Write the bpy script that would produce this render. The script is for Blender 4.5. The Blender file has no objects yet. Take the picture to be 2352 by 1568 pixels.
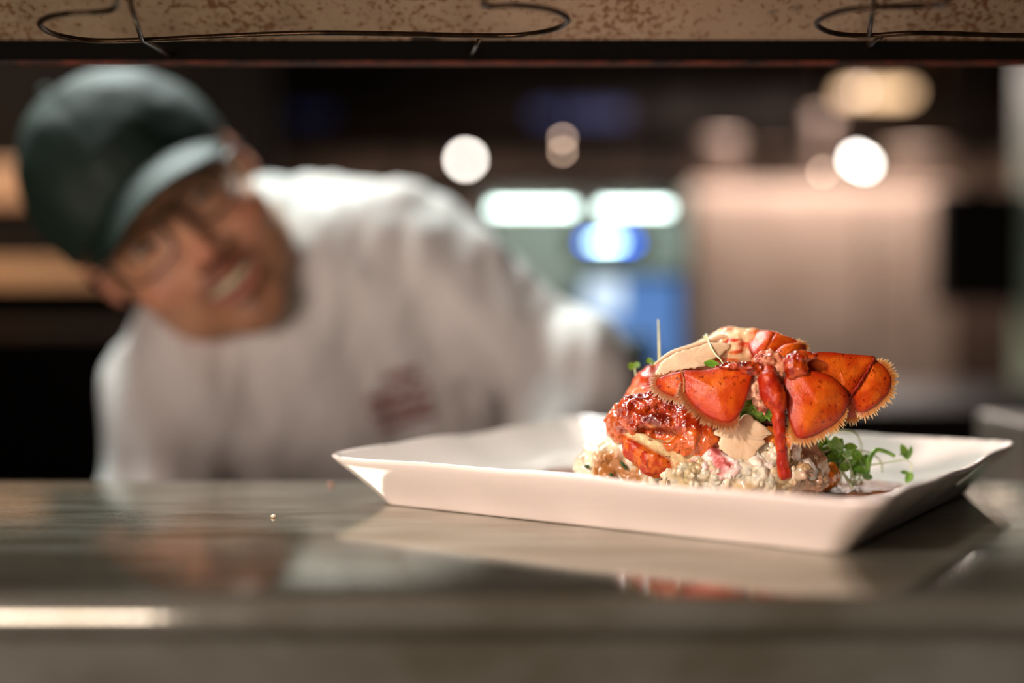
import bpy, bmesh, math, random
import numpy as np
from mathutils import Vector, Matrix
from mathutils.bvhtree import BVHTree

random.seed(7)
SC = bpy.context.scene
COL = SC.collection
CT = 1.05                     # height of the pass counter
CAMZ = CT + 0.115
F = 50 / 36 * 2352
PITCH = math.atan(94 / F)

# ------------------------------------------------------------------ camera
cam = bpy.data.cameras.new('camera')
cam.lens = 50; cam.sensor_width = 36
cam.clip_start = 0.02; cam.clip_end = 50
cam.dof.use_dof = True
cam.dof.focus_distance = 0.757
cam.dof.aperture_fstop = 1.62
co = bpy.data.objects.new('camera', cam); COL.objects.link(co)
co.location = (0, 0, CAMZ)
co.rotation_euler = (math.pi / 2 - PITCH, 0, 0)
SC.camera = co

# ------------------------------------------------------------------ world, lights, exposure
w = bpy.data.worlds.new('world'); SC.world = w; w.use_nodes = True
w.node_tree.nodes['Background'].inputs[0].default_value = (.55, .45, .36, 1)
w.node_tree.nodes['Background'].inputs[1].default_value = .05
SC.view_settings.view_transform = 'Standard'
SC.view_settings.look = 'None'
SC.view_settings.gamma = 1
SC.view_settings.use_curve_mapping = False
SC.view_settings.exposure = 0.68

def area(name, loc, target, size, power, col, size_y=None, spread=math.pi):
    l = bpy.data.lights.new(name, 'AREA'); l.energy = power; l.color = col
    l.size = size; l.spread = spread
    if size_y: l.shape = 'RECTANGLE'; l.size_y = size_y
    o = bpy.data.objects.new(name, l); COL.objects.link(o); o.location = loc
    o.rotation_euler = (Vector(target) - Vector(loc)).to_track_quat('-Z', 'Y').to_euler()
    return o
# dining-room lamp in front of the pass on the left (key), added low warm fill, kitchen ceiling tube, then added fills
area('dining_spot', (-1.15, -.75, 2.05), (.12, .76, CT), .16, 3.5, (1, .81, .74), spread=math.radians(60))
area('dining_fill', (-.9, -.9, 1.1), (-.1, .8, 1.15), .8, 6.2, (1, .80, .72), spread=math.radians(120))  # large soft fill added on the dining side, without a fixture
area('kitchen_tube_near', (-.7, 1.85, 2.6), (-.25, 1.15, 1.1), 1.2, 16.5, (.90, 1, .97), .3, math.radians(110))
area('cooler_fill', (.15, 2.5, 1.72), (.25, 2.9, 1.15), .5, 1.1, (.88, 1, .96), .1, math.radians(120))  # unseen fill added to brighten the cooler front
area('back_wall_fill_right', (1.35, 4.93, 1.72), (1.35, 4.9, .5), .9, 4.5, (1, .78, .62), .2)  # added to lift the back wall and the things on the fridge
area('back_wall_fill_left', (-.35, 4.93, 1.72), (-.35, 4.9, .5), .7, 1.6, (1, .76, .6), .2)  # weaker added light that lifts the left part of the back wall
area('rack_fill', (-1.2, 1.75, 2.1), (-1.15, 2.5, 1.15), .4, 6, (1, .76, .56), .3, math.radians(90))  # unseen fill, placed and aimed to brighten the left rack
area('fridge_door_fill', (.85, 3.84, 1.80), (.85, 3.90, 1.2), .8, 36, (1, .83, .75), .08)  # added just above the view so the fridge doors darken downwards

# ------------------------------------------------------------------ helpers
def lin(c):
    if isinstance(c, str):
        c = [int(c[i:i+2], 16) / 255 for i in (0, 2, 4)]
    return tuple((x / 12.92 if x <= .04045 else ((x + .055) / 1.055) ** 2.4) for x in c)

def P(px, py, Y):
    a = (px - 1176) / F; b = (784 - py) / F
    cp, sp = math.cos(PITCH), math.sin(PITCH)
    d = Vector((a, cp + b * sp, -sp + b * cp))
    return Vector((0, 0, CAMZ)) + d * (Y / d.y)
def Ph(px, py, z):            # the point of the pixel's ray at world height z
    a = (px - 1176) / F; b = (784 - py) / F
    cp, sp = math.cos(PITCH), math.sin(PITCH)
    d = Vector((a, cp + b * sp, -sp + b * cp))
    return Vector((0, 0, CAMZ)) + d * ((z - CAMZ) / d.z)
def z1(x, y): return (1250 + x / 2.6133, 700 + y / 2.6133)   # notes taken on an enlarged crop

BASE = {}
M = {}
def thing(name, label, cat, loc=(0, 0, 0), group=None):
    o = bpy.data.objects.new(name, None); COL.objects.link(o)
    o.empty_display_size = .05
    o.location = loc; o['label'] = label; o['category'] = cat
    if group: o['group'] = group
    BASE[o.name] = Vector(loc)
    return o
def tag(o, label, cat, group=None):
    o['label'] = label; o['category'] = cat
    if group: o['group'] = group
    return o
def mk(name, verts, faces, m, parent=None, smooth=True, cols=None, base=None):
    me = bpy.data.meshes.new(name)
    V = np.asarray(verts, dtype=float).reshape(-1, 3)
    off = BASE[parent.name] if parent is not None else Vector(base if base is not None else V.mean(0))
    me.from_pydata((V - np.array(off)).tolist(), [], [tuple(int(i) for i in f) for f in faces])
    me.validate(); me.update()
    if smooth is True:
        me.polygons.foreach_set('use_smooth', [True] * len(me.polygons))
    if cols is not None and len(me.vertices) == len(V):
        at = me.color_attributes.new('Col', 'FLOAT_COLOR', 'POINT')
        c = np.ones((len(V), 4)); c[:, :3] = np.asarray(cols)[:, :3]
        at.data.foreach_set('color', c.ravel())
    ms = m if isinstance(m, (list, tuple)) else [m]
    for x in ms: me.materials.append(x)
    o = bpy.data.objects.new(name, me); COL.objects.link(o)
    if parent is not None:
        o.parent = parent
        if parent.type == 'MESH': o.location = (0, 0, 0)
    else: o.location = off
    BASE[o.name] = off
    return o
def part(name, geo, m, parent=None, smooth=True, cols=None):
    if cols is not None and parent is not None and m in (M.get('shell'), M.get('glaze'), M.get('meat')): cols = np.asarray(cols) * np.array([.80, .84, .55] if m != M['meat'] else [.86, .84, .74])
    return mk(name, geo[0], geo[1], m, parent, smooth, cols)
def join(*gs):
    V = []; Fc = []; n = 0
    for g in gs:
        v = np.asarray(g[0]).reshape(-1, 3); V.append(v); Fc += [tuple(i + n for i in f) for f in g[1]]; n += len(v)
    return np.vstack(V), Fc
def shade_auto(o, ang=35):
    me = o.data
    me.polygons.foreach_set('use_smooth', [True] * len(me.polygons))
    me.set_sharp_from_angle(angle=math.radians(ang))
def box(x0, x1, y0, y1, z0, z1_, bev=0):
    bm = bmesh.new(); bmesh.ops.create_cube(bm, size=1)
    for v in bm.verts:
        v.co = Vector(((x0 + x1) / 2 + v.co.x * (x1 - x0), (y0 + y1) / 2 + v.co.y * (y1 - y0), (z0 + z1_) / 2 + v.co.z * (z1_ - z0)))
    if bev: bmesh.ops.bevel(bm, geom=bm.edges[:], offset=bev, segments=2, affect='EDGES', profile=.6)
    g = ([v.co[:] for v in bm.verts], [[v.index for v in f.verts] for f in bm.faces]); bm.verts.index_update()
    g = ([v.co[:] for v in bm.verts], [[v.index for v in f.verts] for f in bm.faces]); bm.free()
    return g
def struct(name, geo, m, smooth=False):
    o = part(name, geo, m, None, smooth); o['kind'] = 'structure'; return o
def catmull(pts, n=8, closed=False):
    pts = [np.array(p, dtype=float) for p in pts]; out = []
    N = len(pts)
    for i in range(N if closed else N - 1):
        if closed: a, b, c, d = pts[(i - 1) % N], pts[i], pts[(i + 1) % N], pts[(i + 2) % N]
        else: a, b, c, d = pts[max(i - 1, 0)], pts[i], pts[i + 1], pts[min(i + 2, N - 1)]
        for k in range(n):
            t = k / n
            out.append(.5 * ((2 * b) + (-a + c) * t + (2 * a - 5 * b + 4 * c - d) * t * t + (-a + 3 * b - 3 * c + d) * t ** 3))
    if not closed: out.append(pts[-1])
    return out
def tube(pts, r, seg=8, n=6, closed=False, smooth=True):
    """pts list of xyz; r scalar or list"""
    rr = r if isinstance(r, (list, tuple)) else [r] * len(pts)
    q = [list(p) + [x] for p, x in zip(pts, rr)]
    path = catmull(q, n, closed) if smooth else [np.array(p, dtype=float) for p in q]
    V = []; Fc = []; M = len(path); prev = None
    for i, p in enumerate(path):
        a = path[(i - 1) % M] if (closed or i > 0) else p
        b = path[(i + 1) % M] if (closed or i < M - 1) else p
        t = Vector(b[:3] - a[:3]).normalized()
        if prev is None:
            u = t.cross(Vector((0, 0, 1)))
            if u.length < .1: u = t.cross(Vector((1, 0, 0)))
            u.normalize()
        else:
            u = (prev - t * prev.dot(t)).normalized()
        prev = u; v = t.cross(u)
        for k in range(seg):
            an = 2 * math.pi * k / seg
            V.append(Vector(p[:3]) + (u * math.cos(an) + v * math.sin(an)) * p[3])
    for i in range(M if closed else M - 1):
        for k in range(seg):
            a = i * seg + k; b = i * seg + (k + 1) % seg; j = (i + 1) % M
            Fc.append((a, b, j * seg + (k + 1) % seg, j * seg + k))
    if not closed:
        V.append(Vector(path[0][:3])); V.append(Vector(path[-1][:3])); c0 = len(V) - 2; c1 = len(V) - 1
        for k in range(seg):
            Fc.append((c0, (k + 1) % seg, k)); Fc.append((c1, (M - 1) * seg + k, (M - 1) * seg + (k + 1) % seg))
    return [v[:] for v in V], Fc
def ellipsoid(c, r, R=None, seg=12, rings=8):
    V = []; Fc = []
    for i in range(rings + 1):
        th = math.pi * i / rings
        for k in range(seg):
            ph = 2 * math.pi * k / seg
            p = Vector((math.sin(th) * math.cos(ph) * r[0], math.sin(th) * math.sin(ph) * r[1], math.cos(th) * r[2]))
            if R is not None: p = R @ p
            V.append((Vector(c) + p)[:])
    for i in range(rings):
        for k in range(seg):
            Fc.append((i * seg + k, (i + 1) * seg + k, (i + 1) * seg + (k + 1) % seg, i * seg + (k + 1) % seg))
    return V, Fc
def lathe(c, prof, seg=24):
    V = []; Fc = []
    for r, z in prof:
        for k in range(seg):
            a = 2 * math.pi * k / seg; V.append((c[0] + r * math.cos(a), c[1] + r * math.sin(a), c[2] + z))
    for i in range(len(prof) - 1):
        for k in range(seg):
            Fc.append((i * seg + k, i * seg + (k + 1) % seg, (i + 1) * seg + (k + 1) % seg, (i + 1) * seg + k))
    return V, Fc
def sheet(outl, thick=.0012, bulge=0., rings=12, curl=None, n=5, smoothpts=True, nrm=None, flat=False):
    """a thin curved plate with closed outline (3-D points); returns verts, faces, t (0 centre .. 1 rim), front flags"""
    o = catmull(outl, n, True) if smoothpts else [np.array(p) for p in outl]
    o = np.array(o); c = o.mean(0)
    if nrm is None:
        nn = np.zeros(3)
        for i in range(len(o)): nn += np.cross(o[i] - c, o[(i + 1) % len(o)] - c)
        nn /= np.linalg.norm(nn)
    else: nn = np.array(Vector(nrm).normalized())
    if nn[1] > 0: nn = -nn                # towards the camera side
    N = len(o); V = []; T = []; Fc = []
    for side in (0, 1):
        for k in range(rings + 1):
            t = (k / rings) ** .8
            p = c + (o - c) * t
            h = bulge * (1 - t ** 2) if not flat else bulge * (1 - ((p - c) ** 2).sum(1) / ((o - c) ** 2).sum(1).max())[:, None]
            edge = 1 if k < rings else .25
            p = p + nn * (h + (thick / 2 * edge if side == 0 else -thick / 2 * edge))
            if curl is not None: p = p + curl(p, t)
            V.append(p); T.append(np.full(N, t))
    V = np.vstack(V); T = np.concatenate(T)
    R1 = rings + 1
    for side in (0, 1):
        b = side * R1 * N
        for k in range(rings):
            for i in range(N):
                q = (b + k * N + i, b + k * N + (i + 1) % N, b + (k + 1) * N + (i + 1) % N, b + (k + 1) * N + i)
                if k == 0: q = (b + i, b + N + (i + 1) % N, b + N + i) if False else q
                Fc.append(q if side == 0 else q[::-1])
    for i in range(N):
        a = rings * N + i; a2 = rings * N + (i + 1) % N; b = a + R1 * N; b2 = a2 + R1 * N
        Fc.append((a, a2, b2, b))
    # merge centre
    return V, Fc, T, o, nn

# --- value noise in numpy
def _h(ix, iy, iz, s):
    n = (ix * 374761393 + iy * 668265263 + iz * 2147483647 + s * 974634777) & 0xffffffff
    n = ((n ^ (n >> 13)) * 1274126177) & 0xffffffff
    return ((n ^ (n >> 16)) & 0xffff) / 65535.0
def vn(x, y, z, f=1., s=0):
    x = x * f + 1000; y = y * f + 1000; z = z * f + 1000
    ix = np.floor(x).astype(np.int64); iy = np.floor(y).astype(np.int64); iz = np.floor(z).astype(np.int64)
    fx = x - ix; fy = y - iy; fz = z - iz
    fx = fx * fx * (3 - 2 * fx); fy = fy * fy * (3 - 2 * fy); fz = fz * fz * (3 - 2 * fz)
    r = 0
    for dx in (0, 1):
        for dy in (0, 1):
            for dz in (0, 1):
                r = r + _h(ix + dx, iy + dy, iz + dz, s) * (fx if dx else 1 - fx) * (fy if dy else 1 - fy) * (fz if dz else 1 - fz)
    return r * 2 - 1
def fbm(x, y, z, f, s=0, o=3):
    r = 0; a = 1
    for i in range(o): r = r + a * vn(x, y, z, f, s + i); f *= 2.1; a *= .5
    return r
def sstep(a, b, x):
    t = np.clip((x - a) / (b - a), 0, 1); return t * t * (3 - 2 * t)
def mix(a, b, t):
    a = np.asarray(a, dtype=float); b = np.asarray(b, dtype=float)
    t = np.asarray(t)[:, None]; return a * (1 - t) + b * t

# --- surface nets
def nets(fn, xs, ys, zs):
    xs, ys, zs = map(np.asarray, (xs, ys, zs))
    X, Y, Z = np.meshgrid(xs, ys, zs, indexing='ij')
    # coarse pass first, then the real grid only in the blocks that the surface can cross
    S = 5
    ci = [np.unique(np.append(np.arange(0, len(a), S), len(a) - 1)) for a in (xs, ys, zs)]
    fc = fn(*np.meshgrid(xs[ci[0]], ys[ci[1]], zs[ci[2]], indexing='ij'))
    st = [np.diff(a[c]) for a, c in zip((xs, ys, zs), ci)]
    dg = np.sqrt(st[0][:, None, None] ** 2 + st[1][None, :, None] ** 2 + st[2][None, None, :] ** 2)
    mn = None; nb = tuple(k - 1 for k in fc.shape)
    for i in (0, 1):
        for j in (0, 1):
            for k in (0, 1):
                q = np.abs(fc[i:nb[0] + i, j:nb[1] + j, k:nb[2] + k]); mn = q if mn is None else np.minimum(mn, q)
    near = mn < dg * .95 + .0002
    bi = [np.clip(np.searchsorted(c, np.arange(len(a)), side='right') - 1, 0, len(c) - 2) for a, c in zip((xs, ys, zs), ci)]
    def spread(nr):
        m = nr[np.ix_(*bi)]
        for axn in range(3):          # grid planes shared by two blocks belong to both
            idx_ = [slice(None)] * 3
            pl = ci[axn][1:-1]; a_ = list(idx_); b_ = list(idx_); a_[axn] = pl; b_[axn] = pl - 1
            m[tuple(a_)] |= m[tuple(b_)]
        return m
    near_pts = spread(near)
    f = fc[:-1, :-1, :-1][np.ix_(*bi)].copy()
    f[near_pts] = fn(X[near_pts], Y[near_pts], Z[near_pts]); ins = f < 0
    nx, ny, nz = f.shape
    sl = lambda a, d, n: slice(d, n - 1 + d)
    acc = np.zeros((nx - 1, ny - 1, nz - 1, 3)); cnt = np.zeros((nx - 1, ny - 1, nz - 1))
    for ax in range(3):
        for u in (0, 1):
            for v in (0, 1):
                d0 = [0, 0, 0]; o = [i for i in range(3) if i != ax]
                d0[o[0]] = u; d0[o[1]] = v; d1 = list(d0); d1[ax] = 1
                s0 = tuple(sl(f, d0[i], f.shape[i]) for i in range(3)); s1 = tuple(sl(f, d1[i], f.shape[i]) for i in range(3))
                a = f[s0]; b = f[s1]; cr = ins[s0] != ins[s1]
                t = np.where(cr, a / np.where(cr, a - b, 1), 0)
                for k, G in enumerate((X, Y, Z)):
                    acc[..., k] += np.where(cr, G[s0] + (G[s1] - G[s0]) * t, 0)
                cnt += cr
    act = cnt > 0
    idx = -np.ones(act.shape, dtype=np.int64); idx[act] = np.arange(act.sum())
    V = acc[act] / cnt[act][:, None]
    faces = []
    for ax in range(3):
        o = [i for i in range(3) if i != ax]
        a = [slice(1, -1)] * 3; b = [slice(1, -1)] * 3
        a[ax] = slice(0, f.shape[ax] - 1); b[ax] = slice(1, f.shape[ax])
        A = ins[tuple(a)]; B = ins[tuple(b)]
        for sign in (True, False):
            w_ = np.argwhere((A != B) & (A == sign))
            if len(w_) == 0: continue
            base = w_.copy()
            for q in o: base[:, q] += 1
            def cell(du, dv):
                c = base.copy(); c[:, o[0]] += du; c[:, o[1]] += dv
                return idx[c[:, 0], c[:, 1], c[:, 2]]
            q = np.stack([cell(-1, -1), cell(0, -1), cell(0, 0), cell(-1, 0)], 1)
            flip = (sign != (ax != 1))
            if flip: q = q[:, ::-1]
            faces.append(q)
    Fq = np.vstack(faces); Fq = Fq[(Fq >= 0).all(1)]
    return V, Fq.tolist()
def smin(a, b, k):
    h = np.clip(.5 + .5 * (b - a) / k, 0, 1); return b * (1 - h) + a * h - k * h * (1 - h)
def smax(a, b, k): return -smin(-a, -b, k)
def s_sph(X, Y, Z, c, r): return np.sqrt((X - c[0]) ** 2 + (Y - c[1]) ** 2 + (Z - c[2]) ** 2) - r
def s_ell(X, Y, Z, c, r, M=None):
    x, y, z = X - c[0], Y - c[1], Z - c[2]
    if M is not None:
        x, y, z = (M[0][0] * x + M[0][1] * y + M[0][2] * z, M[1][0] * x + M[1][1] * y + M[1][2] * z, M[2][0] * x + M[2][1] * y + M[2][2] * z)
    k = np.sqrt((x / r[0]) ** 2 + (y / r[1]) ** 2 + (z / r[2]) ** 2)
    return (k - 1) * min(r)
def s_cap(X, Y, Z, a, b, ra, rb=None, sc=(1, 1, 1)):
    rb = ra if rb is None else rb
    a = np.array(a, float); b = np.array(b, float); d = b - a
    px, py, pz = (X - a[0]) , (Y - a[1]), (Z - a[2])
    t = np.clip((px * d[0] + py * d[1] + pz * d[2]) / max((d ** 2).sum(), 1e-12), 0, 1)
    return np.sqrt(((px - d[0] * t) / sc[0]) ** 2 + ((py - d[1] * t) / sc[1]) ** 2 + ((pz - d[2] * t) / sc[2]) ** 2) - (ra + (rb - ra) * t)
def s_chain(X, Y, Z, pts, rs, k=.0):
    r = None
    for i in range(len(pts) - 1):
        d = s_cap(X, Y, Z, pts[i], pts[i + 1], rs[i], rs[i + 1])
        r = d if r is None else (smin(r, d, k) if k else np.minimum(r, d))
    return r
def rng(a, b, h): return np.arange(a, b + h, h)

# ------------------------------------------------------------------ materials
def mat(name, col, rough=.5, metal=0., var=None, vscale=20., bump=0., bscale=100., coat=0., sss=0., sssr=.004, spec=.5,
        vcol=False, rvar=None, trans=0., emit=None, estr=0., stretch=(1, 1, 1), sheen=0., speck=None, coatr=.1):
    m = bpy.data.materials.new(name); m.use_nodes = True
    nt = m.node_tree; N = nt.nodes; L = nt.links; b = N['Principled BSDF']
    c = (*lin(col), 1) if isinstance(col, str) else (*col, 1)
    b.inputs['Base Color'].default_value = c; b.inputs['Roughness'].default_value = rough
    b.inputs['Metallic'].default_value = metal; b.inputs['Specular IOR Level'].default_value = spec
    b.inputs['Coat Weight'].default_value = coat; b.inputs['Coat Roughness'].default_value = coatr
    b.inputs['Transmission Weight'].default_value = trans
    b.inputs['Sheen Weight'].default_value = sheen
    if sss:
        b.inputs['Subsurface Weight'].default_value = sss; b.inputs['Subsurface Scale'].default_value = sssr
        b.inputs['Subsurface Radius'].default_value = (1, .45, .25)
    if emit:
        b.inputs['Emission Color'].default_value = (*lin(emit), 1); b.inputs['Emission Strength'].default_value = estr
    tc = N.new('ShaderNodeTexCoord'); mp = N.new('ShaderNodeMapping'); mp.inputs['Scale'].default_value = stretch
    L.new(tc.outputs['Object'], mp.inputs['Vector'])
    def noise(s, d=4, r=.55):
        n = N.new('ShaderNodeTexNoise'); n.inputs['Scale'].default_value = s; n.inputs['Detail'].default_value = d
        n.inputs['Roughness'].default_value = r; L.new(mp.outputs[0], n.inputs['Vector']); return n
    src = None
    if vcol:
        a = N.new('ShaderNodeVertexColor'); a.layer_name = 'Col'; src = a.outputs['Color']
    if var is not None:
        n = noise(vscale); r = N.new('ShaderNodeMapRange'); r.inputs[1].default_value = .35; r.inputs[2].default_value = .65
        L.new(n.outputs['Fac'], r.inputs[0])
        mx = N.new('ShaderNodeMix'); mx.data_type = 'RGBA'
        if src: L.new(src, mx.inputs[6])
        else: mx.inputs[6].default_value = c
        mx.inputs[7].default_value = (*lin(var), 1) if isinstance(var, str) else (*var, 1)
        if vcol:
            ml = N.new('ShaderNodeMath'); ml.operation = 'MULTIPLY'; ml.inputs[1].default_value = .35; L.new(r.outputs[0], ml.inputs[0]); L.new(ml.outputs[0], mx.inputs[0])
        else: L.new(r.outputs[0], mx.inputs[0])
        src = mx.outputs[2]
    if speck:
        sc, lo, hi, scol, amt = speck
        n = noise(sc, 2); r = N.new('ShaderNodeMapRange'); r.inputs[1].default_value = lo; r.inputs[2].default_value = hi; r.inputs[4].default_value = amt
        L.new(n.outputs['Fac'], r.inputs[0])
        mx = N.new('ShaderNodeMix'); mx.data_type = 'RGBA'; L.new(r.outputs[0], mx.inputs[0])
        if src: L.new(src, mx.inputs[6])
        else: mx.inputs[6].default_value = c
        mx.inputs[7].default_value = (*lin(scol), 1); src = mx.outputs[2]
    if src: L.new(src, b.inputs['Base Color'])
    if rvar:
        n = noise(rvar[2]); r = N.new('ShaderNodeMapRange'); r.inputs[1].default_value = .3; r.inputs[2].default_value = .7
        r.inputs[3].default_value = rvar[0]; r.inputs[4].default_value = rvar[1]
        L.new(n.outputs['Fac'], r.inputs[0]); L.new(r.outputs[0], b.inputs['Roughness'])
    if bump:
        n = noise(bscale, 3); bp = N.new('ShaderNodeBump'); bp.inputs['Strength'].default_value = 1; bp.inputs['Distance'].default_value = bump
        L.new(n.outputs['Fac'], bp.inputs['Height']); L.new(bp.outputs[0], b.inputs['Normal'])
        if coat: L.new(bp.outputs[0], b.inputs['Coat Normal'])
    return m

M['counter'] = mat('counter_steel', 'b0b0a2', .2, .78, var='8a8672', vscale=13, rvar=(.025, .12, 22), bump=.00005, bscale=160, stretch=(1, 4, 1))
M['steel_front'] = mat('steel_front', '9a8878', .38, .9, rvar=(.32, .45, 5))
M['navy'] = mat('navy_wall', '1c2440', .7)
M['steel_warm'] = mat('steel_panel', '6a5c52', .5, .1, var='605248', vscale=6, rvar=(.3, .5, 5))
M['steel_dark'] = mat('dark_steel', '2a1e14', .55, .05, spec=.2, var='1e150e', vscale=8, rvar=(.3, .6, 8))
M['steel'] = mat('bright_steel', 'a8a49c', .3, .8, rvar=(.2, .4, 9))
M['black'] = mat('black_plastic', '0c0806', .6, 0, spec=.08, var='120c08', vscale=20)
M['shaded_lip'] = mat('lip_in_shade', '0d0905', .7, 0, spec=.08, var='080502', vscale=40, bump=.0004, bscale=120)  # near-black base colour holds the shade on the back lip
M['rust_edge'] = mat('rusted_edge', '6e2c12', .7, .1, var='200e06', vscale=55, bump=.0004, bscale=200)
M['wire'] = mat('dark_wire', '2a1c10', .32, .8, var='4a3622', vscale=90, bump=.0002, bscale=300)
M['dish'] = mat('white_glaze', 'e8d8ce', .16, 0, var='e0d2c6', vscale=20, coat=.5, coatr=.04, vcol=True, sss=.05, sssr=.003)
M['sauce'] = mat('brown_sauce', '80480f', .32, 0, var='54290a', vscale=120, coat=.06, coatr=.05, bump=.0018, bscale=260, spec=.25)
M['shell'] = mat('lobster_shell', 'c8461a', .36, 0, vcol=True, var='a02406', vscale=260, coat=.14, coatr=.12, bump=.0003, bscale=1000, sss=.15, sssr=.003, spec=.28,
                 speck=(430, .62, .68, '6a1004', .8))
M['meat'] = mat('lobster_meat', 'e0b090', .40, 0, vcol=True, spec=.35, coat=.22, coatr=.15, bump=.0003, bscale=700, sss=.3, sssr=.004)
M['glaze'] = mat('glazed_roe', 'a02c10', .15, 0, vcol=True, coat=1, coatr=.05, bump=.0009, bscale=430, sss=.1, sssr=.003)
M['rice'] = mat('risotto_cream', 'e6d9bd', .28, 0, vcol=True, coat=.6, coatr=.1, bump=.0002, bscale=600, sss=.35, sssr=.004)
M['fringe'] = mat('fringe_hair', 'd09a50', .5, 0, vcol=True, sss=.2, sssr=.002)
M['cheese'] = mat('hard_cheese', 'e0c4a0', .5, 0, var='d4b48c', vscale=150, bump=.00015, bscale=900, sss=.3, sssr=.004)
M['cheese_rind'] = mat('crisp_edge', '6a3416', .5, 0, var='3c1a0a', vscale=300)
M['stem'] = mat('pale_stem', 'b8c890', .4, 0, var='d8dcc0', vscale=200, sss=.3, sssr=.002)
M['leaf'] = mat('cress_leaf', '4c7d1e', .4, 0, var='6f9c2c', vscale=300, bump=.0001, bscale=900, sss=.2, sssr=.001)
M['herb'] = mat('chopped_herb', '33501a', .4, 0, var='203a10', vscale=400)
M['lettuce'] = mat('curly_leaf', '88b040', .4, 0, var='4e8020', vscale=260, bump=.0004, bscale=500, sss=.2, sssr=.002)
M['squash'] = mat('glazed_squash', 'd07a1c', .2, 0, var='a8480c', vscale=220, coat=.8, coatr=.06, bump=.0003, bscale=300, sss=.2, sssr=.003)
M['skin'] = mat('skin', 'd09a78', .48, 0, vcol=True, sss=.25, sssr=.01, bump=.0003, bscale=400)
M['teeth'] = mat('teeth', 'd8cba8', .3)
M['eye'] = mat('eye', 'e0d8d0', .15, vcol=True)
M['cap'] = mat('green_cap_cloth', '10281d', .65, 0, var='0c2017', vscale=60, bump=.0003, bscale=900, sheen=0)
M['hair'] = mat('brown_hair', '5a4020', .6, 0, var='7a6030', vscale=200, bump=.001, bscale=300)
M['shirt'] = mat('white_cotton', 'f0ece8', .85, 0, var='e8e3de', vscale=12, bump=.0006, bscale=60)
M['red_thread'] = mat('red_thread', 'a04038', .7, 0, var='8a2c28', vscale=300)
M['trousers'] = mat('dark_trousers', '1c1a1a', .9)
M['shoe'] = mat('black_shoe', '101010', .4)
M['frame'] = mat('black_frame', '0e0b0a', .25)
M['lens'] = mat('lens_glass', 'ffffff', .02, trans=1)
M['lens'].node_tree.nodes['Principled BSDF'].inputs['IOR'].default_value = 1.12
M['wood'] = mat('warm_wood', 'a07c5c', .5, 0, var='8a6848', vscale=8, stretch=(.3, 3, 3))
M['floor'] = mat('brown_floor_tile', '3a2a1e', .4, 0, var='4a3626', vscale=3)
M['wall'] = mat('dark_wall', '4e3c30', .7, 0, var='3e2e24', vscale=3)
M['ceil'] = mat('dark_ceiling', '2c2018', .8, 0, var='241a12', vscale=3)
M['tub'] = mat('tub_plastic', '6e6058', .6)
M['warm_cream'] = mat('warm_cream_wall', '8e745e', .6, 0, var='7e6450', vscale=4)
def emis(name, col, s): return mat(name, '101010', .5, emit=col, estr=s)
M['bulb'] = emis('bulb_glow', 'fff6ea', 24)
M['bulb_warm'] = emis('bulb_warm', 'ffd8bc', 7)
M['tube'] = emis('tube_glow', 'e6fff6', 6.5)
M['blue_led'] = emis('blue_led', '0868f8', 11)
M['white_led'] = emis('white_led', 'd0ffff', 16)
M['screen_blue'] = emis('screen_blue', '6a9ae0', .45)
M['screen_white'] = emis('screen_white', 'dceefc', .9)
M['amber'] = emis('amber_lamp', 'ffd0a0', 2.2)
def rust_mat():
    m = mat('rusty_reflector', 'b09a84', .45, .35, rvar=(.3, .6, 30))
    nt = m.node_tree; N = nt.nodes; L = nt.links; b = N['Principled BSDF']
    tc = N.new('ShaderNodeTexCoord')
    n1 = N.new('ShaderNodeTexNoise'); n1.inputs['Scale'].default_value = 270; n1.inputs['Detail'].default_value = 5; n1.inputs['Roughness'].default_value = .6
    n1.inputs['Distortion'].default_value = .2
    n2 = N.new('ShaderNodeTexNoise'); n2.inputs['Scale'].default_value = 14; n2.inputs['Detail'].default_value = 3
    n3 = N.new('ShaderNodeTexNoise'); n3.inputs['Scale'].default_value = 30; n3.inputs['Detail'].default_value = 1
    for n in (n1, n2, n3): L.new(tc.outputs['Object'], n.inputs['Vector'])
    ad = N.new('ShaderNodeMath'); ad.operation = 'MULTIPLY_ADD'; ad.inputs[1].default_value = .35; L.new(n2.outputs['Fac'], ad.inputs[0]); L.new(n1.outputs['Fac'], ad.inputs[2])
    r = N.new('ShaderNodeMapRange'); r.inputs[1].default_value = .70; r.inputs[2].default_value = .80; L.new(ad.outputs[0], r.inputs[0])
    mx = N.new('ShaderNodeMix'); mx.data_type = 'RGBA'; mx.inputs[6].default_value = (*lin('987e66'), 1); mx.inputs[7].default_value = (*lin('6a4222'), 1)
    L.new(r.outputs[0], mx.inputs[0])
    r2 = N.new('ShaderNodeMapRange'); r2.inputs[1].default_value = .70; r2.inputs[2].default_value = .74; L.new(n3.outputs['Fac'], r2.inputs[0])
    mx2 = N.new('ShaderNodeMix'); mx2.data_type = 'RGBA'; mx2.inputs[7].default_value = (*lin('2c1a0c'), 1)
    L.new(r2.outputs[0], mx2.inputs[0]); L.new(mx.outputs[2], mx2.inputs[6]); L.new(mx2.outputs[2], b.inputs['Base Color'])
    return m
M['rust'] = rust_mat()

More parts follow.
